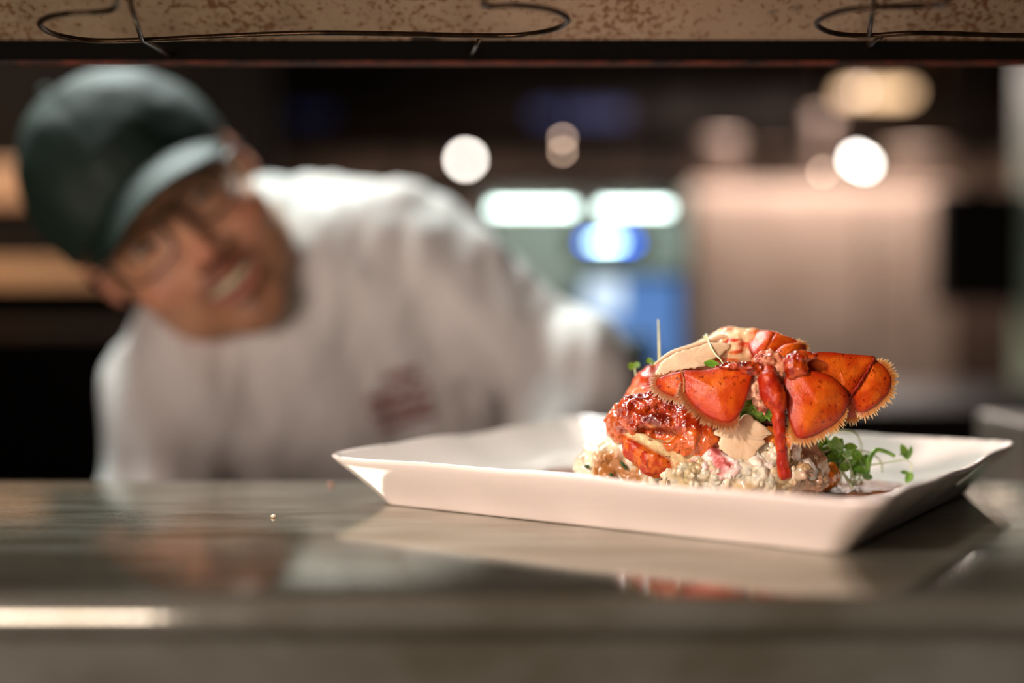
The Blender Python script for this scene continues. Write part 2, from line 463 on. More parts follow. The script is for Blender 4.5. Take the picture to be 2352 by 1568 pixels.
# ------------------------------------------------------------------ room shell
X0, X1, Y0, Y1 = -2.6, 2.6, -2.6, 5.2
struct('floor', box(X0 - .1, X1 + .1, Y0 - .1, Y1 + .1, -.1, 0), M['floor'])
struct('ceiling', box(X0 - .1, X1 + .1, Y0 - .1, Y1 + .1, 2.8, 2.9), M['ceil'])
struct('wall_back', box(X0 - .1, X1 + .1, Y1, Y1 + .1, 0, 2.8), M['wall'])
struct('wall_front', box(X0 - .1, X1 + .1, Y0 - .1, Y0, 0, 2.8), M['navy'])
struct('wall_left', box(X0 - .1, X0, Y0, Y1, 0, 2.8), M['ceil'])
struct('wall_right', box(X1, X1 + .1, Y0, Y1, 0, 2.8), M['navy'])

# ------------------------------------------------------------------ pass counter
YF, YB = .545, .905
def pass_counter():
    t = thing('pass_counter', 'long brushed steel pass counter with rolled front edge that the dish stands on', 'counter', (0, .72, 0))
    prof = []
    r = .008
    # y, z going round: rolled bullnose at the front
    for a in np.linspace(-90, 90, 12)[::-1]:
        prof.append((YF + r - r * math.cos(math.radians(a)), CT - r + r * math.sin(math.radians(a))))
    prof = [(YB - .002, CT), ] + prof
    prof += [(YF + .010, CT - .03), (YF + .012, CT - .045), (YB, CT - .045), (YB, CT - .002)]
    xs = np.linspace(-1.45, 1.45, 60); V = []; Fc = []; n = len(prof)
    for x in xs:
        for (y, z) in prof: V.append((x, y, z))
    for i in range(len(xs) - 1):
        for k in range(n):
            Fc.append((i * n + k, (i + 1) * n + k, (i + 1) * n + (k + 1) % n, i * n + (k + 1) % n))
    Fc.append(tuple(range(n))); Fc.append(tuple(range((len(xs) - 1) * n, len(xs) * n))[::-1])
    o = part('worktop', (V, Fc), M['counter'], t); shade_auto(o, 40)
    o = part('front_panel', box(-1.45, 1.45, YF + .012, YF + .03, .1, CT - .045), M['steel_front'], t, False)
    part('base_cabinet', box(-1.45, 1.45, YF + .03, YB - .02, .0, CT - .046), M['steel_dark'], t, False)
    # a few crumbs and water spots are things of their own below
    return t
pass_counter()
for i, (px, py, c, lb) in enumerate([(760, 1112, M['squash'], 'tiny orange crumb on the counter near the left corner of the dish'),
                                     (628, 1185, M['rice'], 'tiny pale crumb on the counter left of the dish')]):
    c0 = Ph(px, py, CT + .001)
    g = ellipsoid(c0, (.0016, .0014, .001), seg=8, rings=6)
    tag(part('crumb', g, c, None, True, cols=[lin('d8c8a8')] * len(g[0])), lb, 'crumb')

# ------------------------------------------------------------------ heat lamp housing over the pass
def extr(prof, xs):
    V = []; Fc = []; n = len(prof)
    for x in xs:
        for (y, z) in prof: V.append((x, y, z))
    for i in range(len(xs) - 1):
        for k in range(n):
            Fc.append((i * n + k, i * n + (k + 1) % n, (i + 1) * n + (k + 1) % n, (i + 1) * n + k))
    Fc.append(tuple(range(n))[::-1]); Fc.append(tuple(range((len(xs) - 1) * n, len(xs) * n)))
    return V, Fc
def heat_lamp():
    t = thing('heat_lamp_housing', 'rust-speckled steel heat lamp housing with wire guards, hung above the pass', 'heat lamp', (0, .72, CT))
    hz = CAMZ
    inner = [(.833, hz + .1510), (.822, hz + .158), (.812, hz + .166), (.800, hz + .176), (.780, hz + .190), (.75, hz + .2), (.70, hz + .203), (.65, hz + .196), (.615, hz + .17), (.605, hz + .150)]
    outer = [(.600, hz + .150), (.600, hz + .215), (.842, hz + .215), (.842, hz + .151)]
    o = part('reflector', extr(inner + outer, np.linspace(-1.2, 1.2, 30)), M['rust'], t); shade_auto(o, 30)
    lip = [(.832, hz + .1512), (.835, hz + .146), (.838, hz + .1405), (.846, hz + .1405), (.846, hz + .216), (.842, hz + .216), (.842, hz + .1512)]
    o = part('back_lip', extr(lip, np.linspace(-1.2, 1.2, 30)), M['shaded_lip'], t); shade_auto(o, 30)
    part('rusted_edge', extr([(.8372, hz + .1386), (.8465, hz + .1386), (.8465, hz + .1404), (.8372, hz + .1404)], np.linspace(-1.2, 1.2, 30)), M['rust_edge'], t, False)
    part('front_lip', extr([(.592, hz + .150), (.600, hz + .150), (.600, hz + .216), (.592, hz + .216)], [-1.2, 1.2]), M['steel'], t, False)
    part('top_shelf', box(-1.25, 1.25, .56, .88, hz + .216, hz + .235), M['steel'], t, False)
    for x in (-.6, .6):
        part('heating_tube', tube([(x - .45, .70, hz + .18), (x + .45, .70, hz + .18)], .006, 10, 1), M['steel'], t)
    for x in (-1.1, 1.1):
        for y in (.61, .83):
            part('post', tube([(x, y, CT), (x, y, hz + .216)], .012, 12, 1), M['steel'], t)
    H = hz + .140
    def W(px, py): 
        p = Ph(px, py, H); return (p.x, p.y, p.z)
    gp = [(268, -14), (262, 18), (225, 28), (150, 32), (104, 42), (92, 58), (130, 80), (210, 93), (330, 92), (520, 83), (720, 76), (900, 78), (1080, 82), (1190, 81),
          (1270, 68), (1305, 46), (1270, 24), (1190, 12), (1118, 13), (1112, -10)]
    g1 = [W(a, b) for a, b in gp]
    # the two ends hook up into the reflector
    g1 = [(g1[0][0], g1[0][1], H + .04)] + g1 + [(g1[-1][0], g1[-1][1], H + .04)]
    def guard(dx):
        g = [(x + dx, y, z) for x, y, z in g1]
        o = part('wire_guard', tube(g, .00145, 8, 6), M['wire'], t)
        a = W(300, 8); b = W(326, 88); c = P(392, 126, .836)
        part('guard_clip', tube([(a[0] + dx, a[1], H + .045), (a[0] + dx, a[1], a[2]), (b[0] + dx, b[1], b[2] - .001), (c[0] + dx, .8375, c[2])], .0013, 6, 3, smooth=False), M['wire'], o)
        a = W(1106, 84); c = P(1080, 126, .836)
        part('guard_clip', tube([(a[0] + dx, a[1], a[2]), (c[0] + dx, .8375, c[2])], .0013, 6, 2, smooth=False), M['wire'], o)
    guard(0)
    d = W(1876, 60)[0] - W(92, 60)[0]
    # the second guard is turned round: its hooks differ a little
    guard(-d)
    gp2 = [(2180, -12), (2150, 10), (2090, 14), (2010, 16), (1940, 24), (1888, 42), (1877, 58), (1915, 76), (1990, 82), (2120, 76), (2352, 82), (2700, 82), (2960, 80), (3040, 60), (3060, 40), (3020, 18), (2900, 12)]
    g = [W(a, b) for a, b in gp2]; g = [(g[0][0] + .01, g[0][1], H + .04)] + g + [(g[-1][0], g[-1][1], H + .04)]
    o = part('wire_guard', tube(g, .00145, 8, 6), M['wire'], t)
    a = W(2008, 2); b = W(1996, 82)
    part('guard_clip', tube([(a[0], a[1], H + .04), a, b], .0013, 6, 2, smooth=False), M['wire'], o)
    a = W(2025, 84); c = P(1985, 110, .836)
    part('guard_clip', tube([a, (c.x, .8335, c.z)], .0013, 6, 2, smooth=False), M['wire'], o)
heat_lamp()

# ------------------------------------------------------------------ the dish
QL = Vector((-.107, .797)); QF = Vector((.158, .606)); QR = Vector((.306, .856)); QB = QL + QR - QF + Vector((-.002, -.006))
def quad(u, v):     # u,v in -1..1
    s = (u + 1) / 2; r = (v + 1) / 2
    return QF * (1 - s) * (1 - r) + QR * s * (1 - r) + QL * (1 - s) * r + QB * s * r
def rr(ang_i, N, half, rad):
    """rounded square outline, param 0..1"""
    per = 4 * (2 * half - 2 * rad) + 2 * math.pi * rad
    s = ang_i / N * per
    side = 2 * half - 2 * rad; arc = math.pi / 2 * rad
    k = 0
    while s > side + arc and k < 3: s -= side + arc; k += 1
    if s <= side: p = Vector((half, -half + rad + s))
    else:
        a = (s - side) / rad; p = Vector((half - rad + rad * math.cos(a), half - rad + rad * math.sin(a)))
    return Matrix.Rotation(k * math.pi / 2, 2) @ p
def dish():
    prof = [(.149, .0015), (.100, .0015), (.034, .0012), (.030, .0), (.0275, .0002), (.0262, .0016), (.0240, .0045), (.0200, .0086), (.0160, .0125), (.0120, .0160), (.0078, .0198), (.0040, .0232), (.0014, .0260),
            (0, .0280), (.0012, .0288), (.0030, .0286), (.0045, .0275), (.009, .0238), (.016, .0188), (.025, .0138), (.036, .0103), (.05, .0088), (.075, .008), (.11, .008), (.149, .008)]
    N = 640; V = []; Fc = []; C = []
    for j, (ins, z) in enumerate(prof):
        h = max(.0001, 1 - (ins if j > 16 or ins > .05 else ins * .85) / .149)
        for i in range(N):
            rad = (.095 if j >= 10 else .07 + .0025 * j) * h + .0001
            q = rr(i, N, h, rad); p = quad(q.x, q.y)
            wob = .0009 * math.sin(i * .0532) + .0005 * math.sin(i * .128 + 1)
            k = min(1, z / .028)
            corner = abs(q.x * q.y) / (h * h)
            V.append((p.x, p.y, CT + z + wob * k + .0012 * k * (corner - .4)))
            e = 1 if j in (14, 15) else 0
            nz = vn(np.array(p.x), np.array(p.y), np.array(0.), 900, 3)
            dk = e * (.8 if nz > .2 else .0) * (.9 if vn(np.array(p.x), np.array(p.y), np.array(0.), 60, 5) > -.35 else .1)
            base = np.array(lin('e6d8ce')); C.append(base * (1 - dk) + np.array(lin('5c4c3c')) * dk)
    n = len(prof)
    for j in range(n - 1):
        for i in range(N):
            Fc.append((j * N + i, j * N + (i + 1) % N, (j + 1) * N + (i + 1) % N, (j + 1) * N + i))
    V.append((.104, .828, CT + .0015)); C.append(C[0]); V.append((.104, .828, CT + .008)); C.append(C[-2])
    a = len(V) - 2; b = len(V) - 1
    for i in range(N):
        Fc.append((a, (i + 1) % N, i)); Fc.append((b, (n - 1) * N + i, (n - 1) * N + (i + 1) % N))
    o = mk('dinner_plate', V, Fc, M['dish'], None, True, np.array(C), base=(.102, .828, CT))
    bm = bmesh.new(); bm.from_mesh(o.data); bmesh.ops.recalc_face_normals(bm, faces=bm.faces[:]); bm.to_mesh(o.data); bm.free()
    tag(o, 'square white glazed plate with raised chipped rim, holding the lobster', 'plate')
dish()
FZ = CT + .008          # floor of the plate

# ------------------------------------------------------------------ sauce
def puddle(cx, cy, rx, ry, h, seed, name, label):
    N = 72; rings = 10; V = []; Fc = []
    for k in range(rings + 1):
        t = k / rings
        for i in range(N):
            a = 2 * math.pi * i / N
            wob = 1 + .12 * math.sin(3 * a + seed) + .07 * math.sin(7 * a + seed * 2)
            V.append((cx + rx * t * wob * math.cos(a), cy + ry * t * wob * math.sin(a), FZ - .0006 + h * (1 - t ** 6) ** .5 + (.0003 * math.sin(9 * a + 6 * t) if t < .9 else 0)))
    for k in range(rings):
        for i in range(N):
            Fc.append((k * N + i, (k + 1) * N + i, (k + 1) * N + (i + 1) % N, k * N + (i + 1) % N))
    o = mk(name, V, Fc, M['sauce'], None, True, base=(cx, cy, FZ)); tag(o, label, 'sauce'); return o
puddle(.192, .808, .036, .034, .0030, 1, 'sauce_puddle', 'glossy brown sauce puddle at the right of the risotto on the plate')
puddle(.040, .880, .026, .022, .002, 2.2, 'sauce_puddle', 'brown sauce puddle seen at the left behind the risotto')
puddle(.108, .772, .05, .026, .0014, 4, 'sauce_puddle', 'thin brown sauce layer under the front of the risotto')

# ------------------------------------------------------------------ risotto
def PP(zx, zy, Y):
    p = P(*z1(zx, zy), Y); return np.array(p)
MOUNDS = [  # px,py,Y, rx,ry,rz
    (1390, 1085, .795, .017, .018, .018), (1440, 1050, .800, .020, .020, .018), (1500, 1085, .785, .020, .016, .014),
    (1590, 1075, .790, .026, .028, .022), (1700, 1085, .785, .034, .032, .022), (1610, 1104, .756, .020, .014, .014),
    (1700, 1104, .752, .020, .014, .0145), (1780, 1085, .757, .018, .013, .016), (1835, 1090, .772, .015, .015, .022), (1850, 1095, .79, .014, .02, .014)]
def risotto():
    C = [(P(a, b, y), (rx, ry, rz)) for a, b, y, rx, ry, rz in MOUNDS]
    Rl = random.Random(21)
    for k in range(26):
        q = P(Rl.uniform(1545, 1870), Rl.uniform(1082, 1112), Rl.uniform(.742, .756)); q.z = max(q.z, FZ + .003)
        C.append((q, (Rl.uniform(.0032, .006), Rl.uniform(.004, .006), Rl.uniform(.0028, .0048))))
    lo = np.array([min(c[0][i] - c[1][i] for c in C) for i in range(3)]) - .006
    hi = np.array([max(c[0][i] + c[1][i] for c in C) for i in range(3)]) + .006
    lo[2] = FZ - .002
    def fn(X, Y, Z):
        d = None
        for c, r in C:
            e = s_ell(X, Y, Z, c, r)
            d = e if d is None else smin(d, e, .004)
        d = d + .0026 * fbm(X, Y, Z, 190, 1, 3)
        return smax(d, FZ - .0005 - Z, .001)
    h = .00115
    V, Fc = nets(fn, rng(lo[0], hi[0], h), rng(lo[1], hi[1], h), rng(lo[2], hi[2], h))
    def colour(V):
        x, y, z = V[:, 0], V[:, 1], V[:, 2]
        n = fbm(x, y, z, 90, 5, 3); n2 = vn(x, y, z, 55, 9)
        c = mix(lin('dccdb0'), lin('c4a878'), sstep(-.1, .8, n))
        # brown sauce poured on the left heap and running between the grains
        px = 1176 + x / y * F
        sauce = sstep(.35, .75, 1.2 * n2 + .5 * n + np.where(px < 1560, .12, -.15) + (z - FZ - .014) * 14 * (px < 1560))
        c = mix(c, lin('a4641e'), sauce * .9)
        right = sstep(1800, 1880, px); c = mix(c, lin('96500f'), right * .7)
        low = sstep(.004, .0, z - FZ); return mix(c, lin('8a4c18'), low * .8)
    geos = [(V, Fc)]; R = np.random.RandomState(3)
    bv = BVHTree.FromPolygons([Vector(v) for v in V], Fc)
    gcol = [colour(V)]
    cnt = 0
    for i in range(2400):
        c, r = C[R.randint(len(C))]
        d = R.normal(size=3); d[2] = abs(d[2]); d[1] -= .5 ; d /= np.linalg.norm(d)
        o = Vector(c) + Vector(d) * .06
        hit = bv.ray_cast(o, -Vector(d), .1)
        if hit[0] is None or hit[0].z < FZ + .001: continue
        Rm = Vector(R.normal(size=3)).to_track_quat('X', 'Y').to_matrix()
        L = R.uniform(.003, .0048)
        g = ellipsoid(hit[0] - hit[1] * .0019, (L, R.uniform(.0019, .0027), R.uniform(.0017, .0024)), Rm, 8, 6)
        gv = np.array(g[0])
        if gv[:, 2].min() < FZ - .001: continue
        geos.append(g); cc = colour(np.array([hit[0]]))[0]
        gcol.append(np.tile(np.clip(cc * R.uniform(.93, 1.08), 0, .9), (len(g[0]), 1))); cnt += 1
        if cnt > 170: break
    V, Fc = join(*geos)
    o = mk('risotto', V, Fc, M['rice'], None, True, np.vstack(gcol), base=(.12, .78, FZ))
    o['kind'] = 'stuff'; tag(o, 'creamy risotto heaped under the lobster, sauce running over its left side', 'risotto')
risotto()

# ------------------------------------------------------------------ the lobster tail
LB = P(1680, 1080, .785)
lob = thing('lobster_tail', 'glossy orange-red roasted lobster tail with spread fan, on the risotto', 'lobster', (LB.x, LB.y, FZ + .012))

def to_px(V):
    return 1176 + V[:, 0] / V[:, 1] * F, 690 - (V[:, 2] - CAMZ) / V[:, 1] * F
RED = np.array(lin('c23a10')); ORG = np.array(lin('e06a20')); DRED = np.array(lin('7c1206')); CREAM = np.array(lin('f0d0a4')); PINK = np.array(lin('e8a080'))

def box_of(pts, pad, h):
    p = np.array(pts); lo = p.min(0) - pad; hi = p.max(0) + pad
    return rng(lo[0], hi[0], h), rng(lo[1], hi[1], h), rng(lo[2], hi[2], h)

# body : the arched split tail; cream flesh on its top, shell segments at the back
def tail_body():
    pts = [PP(590, 705, .788), PP(600, 625, .792), PP(680, 512, .795), PP(830, 428, .797), PP(975, 362, .797), PP(1130, 280, .795), PP(1270, 270, .790), PP(1380, 290, .783)]
    rs = [.0125, .0130, .0138, .0145, .0145, .0135, .0120, .0085]
    low = [(PP(620, 700, .79), .015), (PP(800, 600, .795), .019), (PP(1000, 480, .795), .017), (PP(1180, 400, .79), .011), (PP(760, 760, .79), .015), (PP(1000, 640, .80), .014)]
    def fn(X, Y, Z):
        d = None
        for i in range(len(pts) - 1):
            e = s_cap(X, Y, Z, pts[i], pts[i + 1], rs[i], rs[i + 1], sc=(1, 1.25, 1))
            d = e if d is None else smin(d, e, .002)
        for c, r in low: d = smin(d, s_sph(X, Y, Z, c, r), .006)
        # ring joints of the shell
        ang = np.arctan2(Z - (FZ + .02), X - .125)
        d = d + .0011 * np.abs(np.sin(ang * 7.5)) * sstep(.02, .05, Z - FZ)
        d = d + .0008 * fbm(X, Y * .6, Z, 210, 11, 3) + .0014 * vn(X, Y, Z, 70, 21)
        return d
    ax = box_of(list(pts) + [c for c, r in low], .03, .00085)
    V, Fc = nets(fn, *ax)
    px, py = to_px(V); zx = (px - 1250) * 2.6133; zy = (py - 700) * 2.6133
    n = fbm(V[:, 0], V[:, 1], V[:, 2], 120, 31, 3)
    n2 = fbm(V[:, 0] * .6, V[:, 1], V[:, 2] * 1.8, 260, 41, 2)
    c = mix(RED, ORG, sstep(-.3, .6, n))
    top = sstep(1320, 1180, zx) * sstep(640, 760, zx) * sstep(455, 330, zy)
    c = mix(c, CREAM, top * sstep(-.5, .3, n2 + n * .4) * .85)
    le = sstep(760, 600, zx) * sstep(390, 430, zy) * sstep(650, 600, zy)
    c = mix(c, PINK, le * sstep(.0, .5, n2) * .6)
    c = mix(c, DRED, sstep(.3, .8, vn(V[:, 0], V[:, 1], V[:, 2], 90, 8)) * .55 * (1 - top))
    c = mix(c, DRED, sstep(1230, 1350, zx) * .45)
    part('tail_body', (V, Fc), M['meat'], lob, True, c)
tail_body()

def glazed():
    pts = [PP(470, 690, .776), PP(560, 670, .768), PP(660, 690, .764), PP(760, 700, .762), PP(860, 720, .760), PP(930, 770, .760)]
    rs = [.0085, .0105, .0115, .0110, .0120, .0115]
    extra = [(PP(880, 800, .757), (.016, .012, .011)), (PP(470, 740, .780), (.008, .008, .008)), (PP(700, 640, .77), (.02, .01, .010))]
    cav = [(PP(640, 790, .752), (.016, .010, .0045)), (PP(650, 632, .752), (.010, .006, .0028))]
    def fn(X, Y, Z):
        d = s_chain(X, Y, Z, pts, rs, .004)
        for c, r in extra: d = smin(d, s_ell(X, Y, Z, c, r), .005)
        for c, r in cav: d = smax(d, -s_ell(X, Y, Z, c, r), .003)
        return d + .0014 * fbm(X, Y, Z, 230, 51, 2) + .0006 * np.abs(vn(X, Y, Z, 900, 61)) - .0004
    V, Fc = nets(fn, *box_of(pts + [c for c, r in extra], .02, .0007))
    px, py = to_px(V); zx = (px - 1250) * 2.6133; zy = (py - 700) * 2.6133
    n = fbm(V[:, 0], V[:, 1], V[:, 2], 200, 71, 3)
    c = mix(lin('8e1c08'), lin('c84a18'), sstep(-.4, .7, n))
    c = mix(c, lin('e0682c'), sstep(720, 800, zy + 30 * n) * .8)
    c = mix(c, lin('f0c094'), sstep(.45, .8, n) * sstep(700, 760, zy) * .8)
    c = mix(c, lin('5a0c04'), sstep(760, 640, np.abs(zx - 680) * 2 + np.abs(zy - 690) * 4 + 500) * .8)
    c = mix(c, lin('d86a24'), sstep(470, 410, zx) * .5)
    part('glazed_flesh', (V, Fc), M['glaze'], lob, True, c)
glazed()

def lower_shell():
    pts = [PP(505, 775, .772), PP(560, 850, .764), PP(660, 920, .758), (PP(790, 965, .756))]
    rs = [.0045, .0075, .0095, .0070]
    inn = [PP(530, 765, .758), PP(640, 820, .750), PP(780, 870, .746)]
    def fn(X, Y, Z):
        d = s_chain(X, Y, Z, pts, rs, .003)
        d = smin(d, s_ell(X, Y, Z, PP(850, 900, .760), (.011, .010, .013)), .004)
        d = smax(d, -s_chain(X, Y, Z, inn, [.004, .0055, .004]), .002)
        return d + .0007 * fbm(X, Y, Z, 300, 81, 2)
    V, Fc = nets(fn, *box_of(pts + [PP(870, 900, .76)], .018, .0007))
    px, py = to_px(V); zx = (px - 1250) * 2.6133; zy = (py - 700) * 2.6133
    up = (zx - 500) * .55 + 775 - zy              # above the shell's ridge
    n = fbm(V[:, 0], V[:, 1], V[:, 2], 300, 91, 2)
    c = mix(lin('b83008'), lin('e07024'), sstep(-.4, .6, n))
    c = mix(c, lin('e9cfb4'), sstep(-26, 2, up))
    st = np.sin((zx * .9 - zy * .45) * .10) * .5 + .5
    c = mix(c, lin('f0d8bc'), sstep(740, 790, zx) * sstep(.35, .75, st) * .9)
    part('lower_shell', (V, Fc), M['shell'], lob, True, c)
lower_shell()

def hub():
    blobs = [  # zx, zy, Y, radii, colour
        (1330, 345, .752, (.007, .009, .006), 'c86a40'), (1300, 415, .752, (.006, .009, .006), 'e0a888'),
        (1262, 490, .750, (.006, .008, .007), 'ecc0a4'), (1310, 560, .752, (.0045, .007, .007), 'dca890'),
        (1410, 370, .750, (.006, .008, .005), 'd89878'), (1400, 450, .754, (.005, .009, .010), 'b04020')]
    def fn(X, Y, Z):
        d = None
        for zx, zy, y, r, c in blobs:
            e = s_ell(X, Y, Z, PP(zx, zy, y), r); d = e if d is None else smin(d, e, .003)
        return d + .0015 * fbm(X, Y, Z, 300, 101, 3)
    pts = [PP(a, b, y) for a, b, y, r, c in blobs]
    V, Fc = nets(fn, *box_of(pts, .017, .0006))
    W_ = np.stack([1 / (((V - p) ** 2).sum(1) + 2e-5) ** 2 for p in pts], 1); W_ /= W_.sum(1)[:, None]
    c = W_ @ np.array([lin(b[4]) for b in blobs])
    c = mix(c, lin('9a2808'), sstep(-.1, .5, fbm(V[:, 0], V[:, 1], V[:, 2], 260, 5, 2)) * .8)
    part('fan_joint', (V, Fc), M['meat'], lob, True, c)
    # dark red knuckle at the root of the right fan and at the left fan
    for nm, bl, cc in (('fan_knuckle', [(1500, 335, .743, (.0060, .006, .0050)), (1555, 308, .744, (.0065, .005, .0028)), (1495, 390, .740, (.0048, .004, .0050)), (1540, 385, .740, (.0038, .004, .0034))], ('a02408', 'c8501c')),
                       ('fan_knuckle', [(1190, 368, .744, (.0085, .005, .0022)), (1245, 385, .742, (.0045, .004, .0036)), (1130, 366, .746, (.008, .004, .0014))], ('7c1405', 'c04416'))):
        def fn2(X, Y, Z):
            d = None
            for zx, zy, y, r in bl:
                e = s_ell(X, Y, Z, PP(zx, zy, y), r); d = e if d is None else smin(d, e, .002)
            return d + .0008 * fbm(X, Y, Z, 330, 111, 3)
        V, Fc = nets(fn2, *box_of([PP(a, b, y) for a, b, y, r in bl], .018, .0006))
        c = mix(lin(cc[0]), lin(cc[1]), sstep(-.4, .6, fbm(V[:, 0], V[:, 1], V[:, 2], 250, 7, 3)))
        part(nm, (V, Fc), M['glaze'], lob, True, c)
hub()

def fan_plate(name, outl, bulge=.004, thick=.0016, fringe=None, flen=.004, fcol=('c07c34', 'e4c48c'), tone=1., crease=None, fdir=None, nf=90, pale=None, dens=1):
    """outl: (zx, zy, Y) points"""
    pts = [PP(a, b, y) for a, b, y in outl]
    V, Fc, T, o, nn = sheet(pts, thick, bulge, 16, n=6)
    flen = flen * .72
    V = V + nn[None, :] * (.00045 * fbm(V[:, 0], V[:, 1], V[:, 2], 120, 17, 3))[:, None]
    px, py = to_px(V); n = fbm(V[:, 0], V[:, 1], V[:, 2], 150, 23, 3)
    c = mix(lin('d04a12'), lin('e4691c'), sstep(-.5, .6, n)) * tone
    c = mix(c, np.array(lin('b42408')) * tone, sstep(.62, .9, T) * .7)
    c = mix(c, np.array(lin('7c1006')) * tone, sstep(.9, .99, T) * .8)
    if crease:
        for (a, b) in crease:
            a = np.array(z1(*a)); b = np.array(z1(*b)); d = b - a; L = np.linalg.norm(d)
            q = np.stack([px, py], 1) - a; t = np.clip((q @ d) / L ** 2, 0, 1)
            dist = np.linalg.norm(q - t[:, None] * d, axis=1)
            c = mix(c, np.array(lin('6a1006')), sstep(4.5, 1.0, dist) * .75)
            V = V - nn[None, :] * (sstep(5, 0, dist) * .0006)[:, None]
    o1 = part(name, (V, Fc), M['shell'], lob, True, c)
    if fringe:
        i0, i1 = fringe; N = len(o); R = random.Random(len(outl) * 7 + int(px[0]))
        V2 = []; F2 = []; C2 = []
        cen = o.mean(0); span = i1 - i0
        def at(u):
            u = u * 6; a = int(u) % N; b = (a + 1) % N; f = u - int(u)
            p = o[a] * (1 - f) + o[b] * f; tan = o[b] - o[a]; tan /= np.linalg.norm(tan) + 1e-9
            out = np.cross(tan, nn); out *= np.sign(out @ (p - cen)); return p, tan, out / np.linalg.norm(out)
        nt_ = int(nf * dens / 9); 
        for tq in range(nt_):
            du = span / nt_; uc = i0 + span * (tq + .5) / nt_ + R.uniform(-.2, .2) * du
            pc, tc_, oc = at(uc); edge = min(1, (tq + 1.5) / (nt_ * .15), (nt_ - tq + .5) / (nt_ * .15))
            lt = flen * R.uniform(.75, 1.2) * edge
            tipc = pc + oc * lt + tc_ * R.uniform(-.3, .3) * lt + nn * R.uniform(-.15, .15) * lt
            for q in range(9):
                p, tan, out = at(uc + du * R.uniform(-.62, .62))
                k = R.uniform(.55, .85)
                free = p + out * lt * R.uniform(.5, .95)
                tip = free * (1 - k) + tipc * k + out * R.uniform(-.12, .12) * lt
                wdt = R.uniform(.00018, .00042); nb = len(V2); side = tan * wdt; s2 = nn * wdt
                root = p - out * .0008; mid = p * .5 + tip * .5 + (free - tip) * .25
                for cc_, w_ in ((root, 1), (mid, .8)):
                    V2 += [cc_ + side * w_, cc_ + s2 * w_, cc_ - side * w_, cc_ - s2 * w_]
                V2.append(tip)
                for k4 in range(4):
                    F2.append((nb + k4, nb + (k4 + 1) % 4, nb + 4 + (k4 + 1) % 4, nb + 4 + k4)); F2.append((nb + 4 + k4, nb + 4 + (k4 + 1) % 4, nb + 8))
                C2 += [np.array(lin('a83c10'))] * 4 + [np.array(lin(fcol[0]))] * 4 + [np.array(lin(fcol[1]))]
        fo = part('fringe', (V2, F2), M['fringe'], o1, False, np.array(C2)); fo['kind'] = 'stuff'
    return o1
# right half of the fan
fan_plate('fan_plate', [(1560, 330, .752), (1610, 290, .752), (1700, 282, .754), (1850, 296, .758), (1985, 312, .762), (1955, 362, .760), (1900, 445, .757), (1835, 550, .752), (1770, 560, .753), (1660, 520, .753), (1570, 440, .752)],
          .0022, crease=[((1560, 340), (1640, 400))])
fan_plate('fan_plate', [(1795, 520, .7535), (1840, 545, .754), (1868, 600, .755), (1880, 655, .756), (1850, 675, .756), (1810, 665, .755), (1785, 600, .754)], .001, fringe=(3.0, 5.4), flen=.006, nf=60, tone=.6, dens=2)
fan_plate('fan_plate', [(1975, 330, .762), (2040, 368, .763), (2078, 430, .763), (2072, 505, .762), (2030, 565, .760), (1960, 622, .757), (1895, 648, .755), (1855, 615, .754), (1838, 555, .7535), (1895, 445, .758), (1945, 355, .761)],
          .0025, fringe=(.1, 6.6), flen=.0070, nf=230, dens=2.2)
fan_plate('fan_plate', [(1455, 420, .742), (1530, 385, .741), (1620, 395, .742), (1720, 425, .744), (1790, 485, .746), (1828, 550, .748), (1815, 625, .747), (1765, 695, .744), (1690, 748, .741), (1615, 785, .738), (1545, 806, .736), (1505, 780, .736), (1472, 700, .737), (1450, 600, .739), (1440, 500, .741)],
          .0045, fringe=(5.9, 12.2), flen=.0070, nf=230, dens=2.2)
# left half
fan_plate('fan_plate', [(822, 396, .748), (950, 392, .747), (1080, 366, .746), (1190, 372, .745), (1255, 402, .743), (1238, 480, .741), (1216, 560, .740), (1180, 645, .738), (1130, 702, .737), (1075, 708, .737), (990, 676, .739), (925, 632, .741), (868, 570, .743), (835, 515, .745), (822, 455, .747)],
          .0045, fringe=(7.2, 13.8), flen=.0070, nf=230, fcol=('8a4a20', 'c49468'), dens=2.2)
fan_plate('fan_plate', [(700, 432, .757), (820, 398, .754), (880, 400, .753), (900, 480, .752), (880, 560, .751), (800, 556, .753), (735, 534, .755), (690, 505, .757), (672, 465, .758)],
          .003, fringe=(4.0, 9.3), flen=.0068, nf=150, fcol=('a87048', 'd4b498'), tone=.92, dens=2.2)
# middle plate seen at the back over the joint
fan_plate('telson', [(1370, 300, .765), (1430, 245, .768), (1500, 232, .772), (1558, 238, .776), (1562, 275, .774), (1520, 300, .768), (1440, 330, .762), (1380, 340, .762)],
          .004, fringe=(2.4, 4.2), flen=.005, nf=60, dens=1.5)
fan_plate('tail_segment', [(1230, 215, .782), (1290, 165, .785), (1380, 170, .785), (1480, 215, .782), (1550, 235, .780), (1480, 262, .774), (1380, 290, .77), (1290, 330, .768), (1240, 290, .772)],
          .006, crease=[((1380, 175), (1300, 320))])
